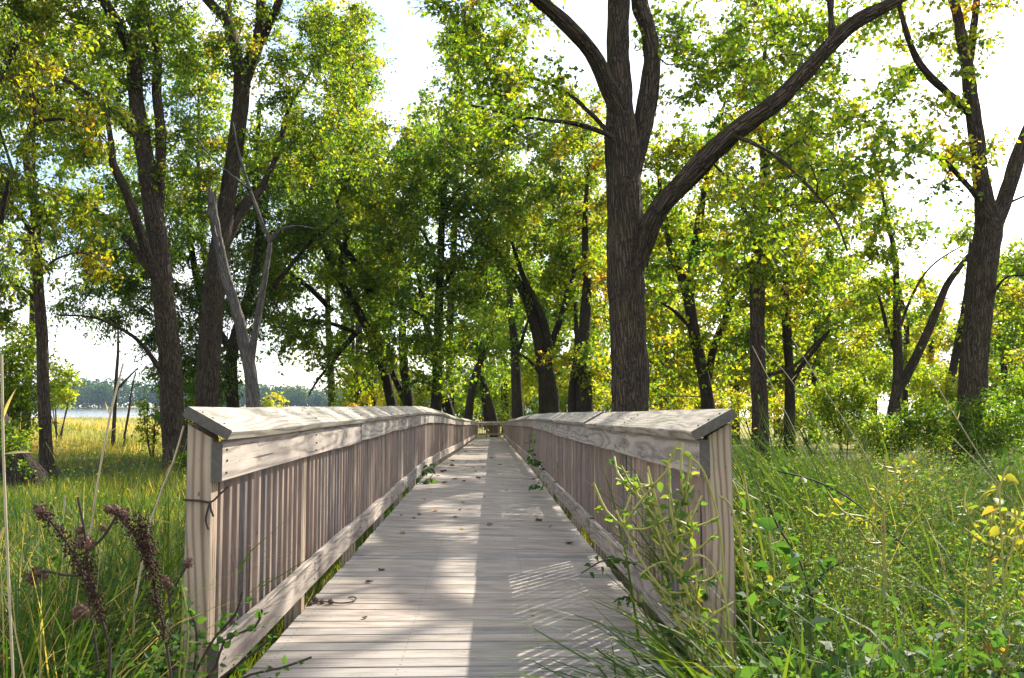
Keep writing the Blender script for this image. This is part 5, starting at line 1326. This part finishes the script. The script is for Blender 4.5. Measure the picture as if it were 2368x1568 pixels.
def dock(label, Y, stems, seed):
    rng = np.random.default_rng(seed)
    q0 = px_path(stems[0], Y, 0.004, 0.0015)
    gz = float(ground_z(q0[0, 0], q0[0, 1]))
    root = empty('dock_stalk', (q0[0, 0], q0[0, 1], gz), label, 'weed', 'dead dock stalks')
    for k, st in enumerate(stems):
        q = px_path(st, Y, 0.004 if k == 0 else 0.003, 0.0015, 0.02)
        if k == 0: q = np.vstack([[q[0, 0], q[0, 1], gz - 0.03, 0.007], q])
        link('stem', tube_mesh('stem', q, 6, M_DSTEM), root)
        m = int(len(q) * 0.25)
        V, F = blob_cloud(rng, q[m:], 34 * len(q[m:]), 0.0105, 0.0033)
        tag(link('seed_head', npmesh('seed_head', V, F, [M_SEED]), root), kind='stuff')
    return root
dock('dead black brown dock stalk leaning over at the left edge', 2.62, [[(255, 1500), (225, 1400), (195, 1340), (170, 1280), (140, 1235), (105, 1190)], [(225, 1400), (205, 1320), (200, 1290)]], 531)
dock('taller dead dock stalk with dense black seeds nearer the left post', 2.72, [[(395, 1560), (378, 1450), (362, 1390), (352, 1310), (330, 1245), (322, 1195)], [(355, 1330), (325, 1260), (300, 1220), (280, 1190)], [(358, 1360), (350, 1290), (340, 1250), (338, 1215)]], 532)

def burr_mesh(r, seed):
    rng = np.random.default_rng(seed)
    n = 70
    u = rand_dirs(rng, n); s = unit(np.cross(u, rng.normal(size=(n, 3))))
    V = [np.zeros((0, 3))]
    a = u * r * 0.55 + s * r * 0.14; b = u * r * 0.55 - s * r * 0.14; tip = u * r * rng.uniform(1.0, 1.4, (n, 1)) + s * r * 0.25
    V = np.stack([a, b, tip], 1).reshape(-1, 3); F = np.arange(n * 3).reshape(-1, 3)
    import bmesh
    bm = bmesh.new(); bmesh.ops.create_icosphere(bm, subdivisions=2, radius=r * 0.75)
    cv = np.array([v.co[:] for v in bm.verts]); cf = np.array([[v.index for v in f.verts] for f in bm.faces]); bm.free()
    cv = cv * (1 + rng.normal(0, 0.08, (len(cv), 1)))
    return npmesh('burr', np.vstack([V, cv]), [F, cf + len(V)], [M_BURR])
BURRS = [burr_mesh(0.016, k) for k in range(3)]
def burdock(label, Y, stems, burrs, seed):
    q0 = px_path(stems[0], Y, 0.005, 0.002)
    gz = float(ground_z(q0[0, 0], q0[0, 1]))
    root = empty('burdock_stalk', (q0[0, 0], q0[0, 1], gz), label, 'weed', 'dead burdock stalks')
    for k, st in enumerate(stems):
        q = px_path(st, Y, 0.0042, 0.002, 0.03)
        if k == 0: q = np.vstack([[q[0, 0], q[0, 1], gz - 0.03, 0.006], q])
        link('stem', tube_mesh('stem', q, 6, M_DSTEM), root)
    for k, (px, py, s) in enumerate(burrs):
        p = W(px, py, Y + 0.01 * (k % 3))
        link('burr', BURRS[k % 3], root, None, Matrix.Translation(p) @ Matrix.Rotation(k * 1.3, 4, 'Z') @ Matrix.Scale(s, 4))
    return root
burdock('dead burdock with round brown burrs at the left, behind the dock', 2.85,
  [[(230, 1560), (215, 1450), (205, 1380), (198, 1250), (188, 1190), (180, 1150)], [(203, 1330), (150, 1330), (100, 1320), (70, 1330)], [(200, 1280), (240, 1240), (265, 1200), (275, 1182)], [(210, 1420), (190, 1420), (185, 1415)]],
  [(92, 1178, 1.25), (108, 1192, 1.1), (96, 1190, 1.0), (250, 1178, 1.0), (268, 1180, 1.3), (282, 1188, 1.2), (290, 1200, 1.1), (186, 1225, 1.1), (196, 1252, 1.5), (206, 1262, 1.3), (184, 1256, 1.2), (188, 1412, 1.6), (200, 1418, 1.3), (178, 1420, 1.2), (70, 1335, 1.1), (85, 1322, 1.2), (100, 1330, 1.0), (78, 1345, 0.9), (238, 1222, 0.8)], 541)
burdock('low dead burdock sprig against the left post', 3.0,
  [[(400, 1560), (395, 1430), (390, 1370), (380, 1340)], [(392, 1380), (425, 1320), (434, 1305)]], [(382, 1340, 1.1), (392, 1355, 1.0), (434, 1303, 1.2), (386, 1350, 0.8)], 542)

# fox tail grasses by the right post
def foxtail(label, Y, stem, seed):
    q = px_path(stem, Y, 0.0018, 0.0010, 0.03)
    gz = float(ground_z(q[0, 0], q[0, 1]))
    root = empty('foxtail_grass', (q[0, 0], q[0, 1], gz), label, 'grass', 'foxtail grasses')
    link('stem', tube_mesh('stem', np.vstack([[q[0, 0], q[0, 1], gz - 0.02, 0.002], q]), 5, M_YSTEM), root)
    rng = np.random.default_rng(seed)
    h = q[-int(len(q) * 0.22) - 2:]
    n = 260
    i = rng.integers(0, len(h) - 1, n)
    c = h[i, :3] + (h[i + 1, :3] - h[i, :3]) * rng.random((n, 1))
    d = unit(rng.normal(size=(n, 3)) + 1.2 * unit(h[-1, :3] - h[0, :3])); s = unit(np.cross(d, rng.normal(size=(n, 3)))) * 0.0011
    V = np.stack([c + s, c - s, c + d * rng.uniform(0.006, 0.013, (n, 1))], 1).reshape(-1, 3)
    tag(link('seed_head', npmesh('seed_head', V, np.arange(3 * n).reshape(-1, 3), [M_STRAW]), root), kind='stuff')
foxtail('fox tail grass with a tan head across the right fascia board', 3.2, [(1680, 1500), (1668, 1250), (1640, 1120), (1612, 1070), (1582, 1052)], 551)
foxtail('fox tail grass bending over the face of the right post', 3.2, [(1740, 1500), (1720, 1300), (1700, 1200), (1682, 1160), (1664, 1148)], 552)
foxtail('short fox tail grass low at the right post', 3.1, [(1700, 1560), (1680, 1400), (1650, 1310), (1620, 1285), (1602, 1290)], 553)

# pale dry reed stalks
def stalk(label, Y, pts, r, seed):
    q = px_path(pts, Y, r, r * 0.35, 0.08)
    gz = float(ground_z(q[0, 0], q[0, 1]))
    q = np.vstack([[q[0, 0], q[0, 1], gz - 0.03, r], q])
    root = empty('dry_stalk', (q[0, 0], q[0, 1], gz), label, 'stalk', 'pale dry stalks')
    link('stem', tube_mesh('stem', q, 6, M_STRAW), root)
    rng = np.random.default_rng(seed)
    for k in range(3):
        i = int(len(q) * rng.uniform(0.3, 0.8))
        d = unit(rng.normal(size=3) + [0, 0, 0.8])
        link('leaf', leaf_proto(0.96, 0.10, 0.3, M_GRASS), root, None, orient(q[i, :3], d, (0, -1, 0.4), rng.uniform(0.05, 0.10)))
for lab, Y, pts, r in [
    ('tall pale dry stalk at the very left edge', 2.6, [(30, 1560), (18, 1300), (8, 1050), (4, 820)], 0.004),
    ('thin dry stalk leaning right beside the left trunk', 3.6, [(200, 1300), (225, 1120), (255, 960), (285, 840)], 0.003),
    ('crossed pale stalk above the dock seeds', 3.4, [(310, 1400), (350, 1200), (400, 1070), (425, 985)], 0.0035),
    ('short upright dry stalk left of the dock', 3.5, [(140, 1330), (146, 1240), (150, 1145)], 0.003),
    ('dry stalk slanting from the reeds toward the right post', 9.0, [(1900, 1130), (1850, 1020), (1790, 900), (1740, 800)], 0.006),
    ('second dry stalk slanting left above the reeds', 9.5, [(1960, 1130), (1900, 1000), (1830, 880), (1760, 800)], 0.006),
    ('long dry stalk crossing the shrubs behind the reeds', 9.0, [(2050, 1130), (1970, 1000), (1900, 890), (1830, 780)], 0.006),
    ('dry stalk crossing in front of the large right trunk', 7.0, [(2340, 1160), (2270, 1060), (2190, 930), (2150, 860)], 0.005),
    ('lower dry stalk crossing the foot of the large right trunk', 6.5, [(2330, 1150), (2270, 1080), (2200, 1010)], 0.004)]:
    stalk(lab, Y, pts, r, len(lab))

# fallen leaves on the planks
M_DRY = {n: leaf_mat(n + '_dry_leaf', [(0.0, tuple(0.6 * v for v in c)), (1.0, c)], 0.25, 1.3, 0.3, 0.6) for n, c in
         (('brown', (0.16, 0.085, 0.045)), ('dark', (0.055, 0.04, 0.035)), ('orange', (0.42, 0.20, 0.04)), ('yellow', (0.55, 0.40, 0.06)), ('grey', (0.16, 0.14, 0.14)), ('tan', (0.34, 0.23, 0.12)))}
def deck_point(px, py):
    d = CR @ np.array([(px - 1184.0) / FPX, -(py - 784.0) / FPX, -1.0])
    z = 0.0
    for _ in range(12):
        t = (z - CAM_Z) / d[2]; x, y = d[0] * t, d[1] * t
        f = (x - float(cx(y)) + HALF) / (2 * HALF)
        z = dz(-1, y) * (1 - f) + dz(1, y) * f
    return np.array([x, y, z])
FALL = [(1008, 1182, 'orange', 0.085, 'large upright golden leaf on the planks left of the middle'), (1063, 1181, 'dark', 0.075, 0), (1075, 1164, 'tan', 0.07, 0), (1052, 1198, 'grey', 0.075, 0),
        (1125, 1215, 'grey', 0.075, 'curled grey leaf near the middle of the planks'), (1072, 1224, 'yellow', 0.06, 'pale yellow leaf left of the curled grey one'), (1238, 1205, 'brown', 0.085, 'brown leaf lying in the striped shade by the right railing'),
        (1268, 1219, 'orange', 0.05, 'small round orange leaf by the right railing'), (1051, 1108, 'dark', 0.12, 0), (1076, 1114, 'brown', 0.09, 0), (1101, 1106, 'dark', 0.11, 0), (1028, 1118, 'brown', 0.13, 'big crumpled brown leaf near the left vine sprig'),
        (1032, 1091, 'dark', 0.15, 0), (1020, 1092, 'dark', 0.12, 0), (1098, 1082, 'orange', 0.11, 'orange leaf far along the planks near the middle'), (1096, 1092, 'tan', 0.13, 0), (1017, 1101, 'dark', 0.09, 0), (1325, 1257, 'dark', 0.10, 'flat dark leaf at the right plank edge'),
        (1231, 1109, 'dark', 0.10, 0), (1122, 1082, 'dark', 0.10, 0), (972, 1190, 'dark', 0.065, 0), (954, 1198, 'orange', 0.055, 0), (927, 1193, 'brown', 0.05, 0), (927, 1235, 'tan', 0.08, 'tan leaf near the left kick board'),
        (875, 1319, 'brown', 0.065, 'folded brown leaf near the left kick board in front'), (844, 1348, 'dark', 0.06, 'narrow dark leaf nearest the camera on the left'), (983, 1156, 'orange', 0.06, 0), (1237, 1426, 'yellow', 0.03, 'tiny yellow leaf on the shaded near planks'),
        (1117, 1040, 'dark', 0.13, 0), (1080, 1045, 'dark', 0.13, 0), (1060, 1052, 'brown', 0.13, 0), (1140, 1060, 'brown', 0.12, 0), (1052, 1066, 'dark', 0.14, 0), (1160, 1075, 'dark', 0.10, 0), (1095, 1028, 'brown', 0.16, 0), (1075, 1070, 'dark', 0.11, 0), (1110, 1066, 'tan', 0.1, 0), (1040, 1078, 'brown', 0.12, 0), (1170, 1135, 'dark', 0.05, 0), (1000, 1140, 'tan', 0.05, 0), (850, 1430, 'grey', 0.035, 0), (1120, 1150, 'brown', 0.04, 0)]
rng = np.random.default_rng(61)
fall_mesh = {}
for (px, py, c, s, lab) in FALL:
    p = deck_point(px, py)
    if c not in fall_mesh:
        me = npmesh('fallen_leaf', *(lambda: (np.array([(x, y * (1.0 - 0.1 * abs(x)), 0.30 * abs(y) + 0.5 * (x - 0.4) ** 2 + rng.normal(0, 0.03)) for x, w in ((0, .05), (.15, .34), (.35, .44), (.6, .34), (.82, .17), (1, .01)) for y in (-w, 0, w)]),
             np.array([f for i in range(5) for a in (i * 3,) for f in ((a, a + 3, a + 4, a + 1), (a + 1, a + 4, a + 5, a + 2))])))(), [M_DRY[c]], {'tint': ('FACE', 'FLOAT', rng.uniform(0.4, 1, 10))}, smooth=True)
        fall_mesh[c] = me
    a = rng.uniform(0, 6.28)
    M = Matrix.Translation((p[0], p[1], p[2] + 0.004)) @ Matrix.Rotation(a, 4, 'Z') @ Matrix.Rotation(rng.normal(0, 0.25), 4, 'X') @ Matrix.Scale(s * 0.9, 4)
    o = link('fallen_leaf', fall_mesh[c], None, None, M)
    tag(o, lab or {'dark': 'small dark curled leaf scattered on the planks', 'brown': 'dry brown leaf scattered on the planks', 'tan': 'light tan leaf scattered on the planks', 'grey': 'greyish curled leaf scattered on the planks', 'orange': 'small orange leaf scattered on the planks'}[c], 'leaf', 'fallen leaves on the planks')

# dried burr twig on the planks, left
pts = [deck_point(x, y) for x, y in ((716, 1402), (740, 1396), (765, 1398), (790, 1400), (812, 1397), (824, 1389), (816, 1385), (806, 1387))]
q = smooth_path([[p[0], p[1], p[2] + 0.012, 0.0022] for p in pts], 0.02)
root = empty('burr_twig', pts[0], 'dried curled twig with round burrs lying on the near planks', 'twig')
link('stem', tube_mesh('stem', q, 5, M_DSTEM), root)
for (x, y, s) in ((728, 1396, 1.3), (744, 1398, 0.9), (764, 1399, 1.1), (716, 1402, 1.0)):
    p = deck_point(x, y)
    link('burr', BURRS[1], root, None, Matrix.Translation((p[0], p[1], p[2] + 0.016 * s)) @ Matrix.Scale(s, 4))
# dark dry tendril tied round the left post
yp = 3.375
xl = edge(-1, yp)
pts = [(xl - 0.095, yp + 0.02, 0.755), (xl - 0.093, yp - 0.049, 0.760), (xl - 0.04, yp - 0.050, 0.757), (xl + 0.003, yp - 0.048, 0.752), (xl + 0.024, yp - 0.02, 0.775), (xl + 0.045, yp + 0.01, 0.80)]
q = smooth_path([[*p, 0.002] for p in pts], 0.01)
root = empty('tendril', pts[0], 'dark dry tendril wrapped round the left post below the fascia', 'tendril')
link('stem', tube_mesh('stem', q, 5, M_DSTEM), root)
for e in ([(0.0, 0, 0), (-0.006, -0.012, -0.03), (-0.012, -0.006, -0.065), (0.0, -0.012, -0.095)], [(0, 0, 0), (0.006, -0.01, -0.025), (0.014, -0.006, -0.05)]):
    q = smooth_path([[xl + 0.001 + a, yp - 0.05 + b, 0.752 + c, 0.0022] for a, b, c in e], 0.01)
    link('loose_end', tube_mesh('loose_end', q, 5, M_DSTEM), root)
# ------------------------------------------------------------------ air between the camera and the far shore
t = NT('haze_air')
vol = t.add('VolumePrincipled')
vol.inputs['Color'].default_value = (0.62, 0.82, 1.0, 1)
vol.inputs['Density'].default_value = 0.00012
vol.inputs['Anisotropy'].default_value = 0.0
t.l.new(vol.outputs[0], t.out.inputs['Volume'])
hv = [(x, y, z) for x in (-1350, 1350) for y in (-90, 1560) for z in (-7, 38)]
hf = [(0, 1, 3, 2), (4, 6, 7, 5), (0, 4, 5, 1), (2, 3, 7, 6), (0, 2, 6, 4), (1, 5, 7, 3)]
tag(link('haze', npmesh('haze', np.array(hv, float), np.array(hf), [t.mat])), kind='stuff')
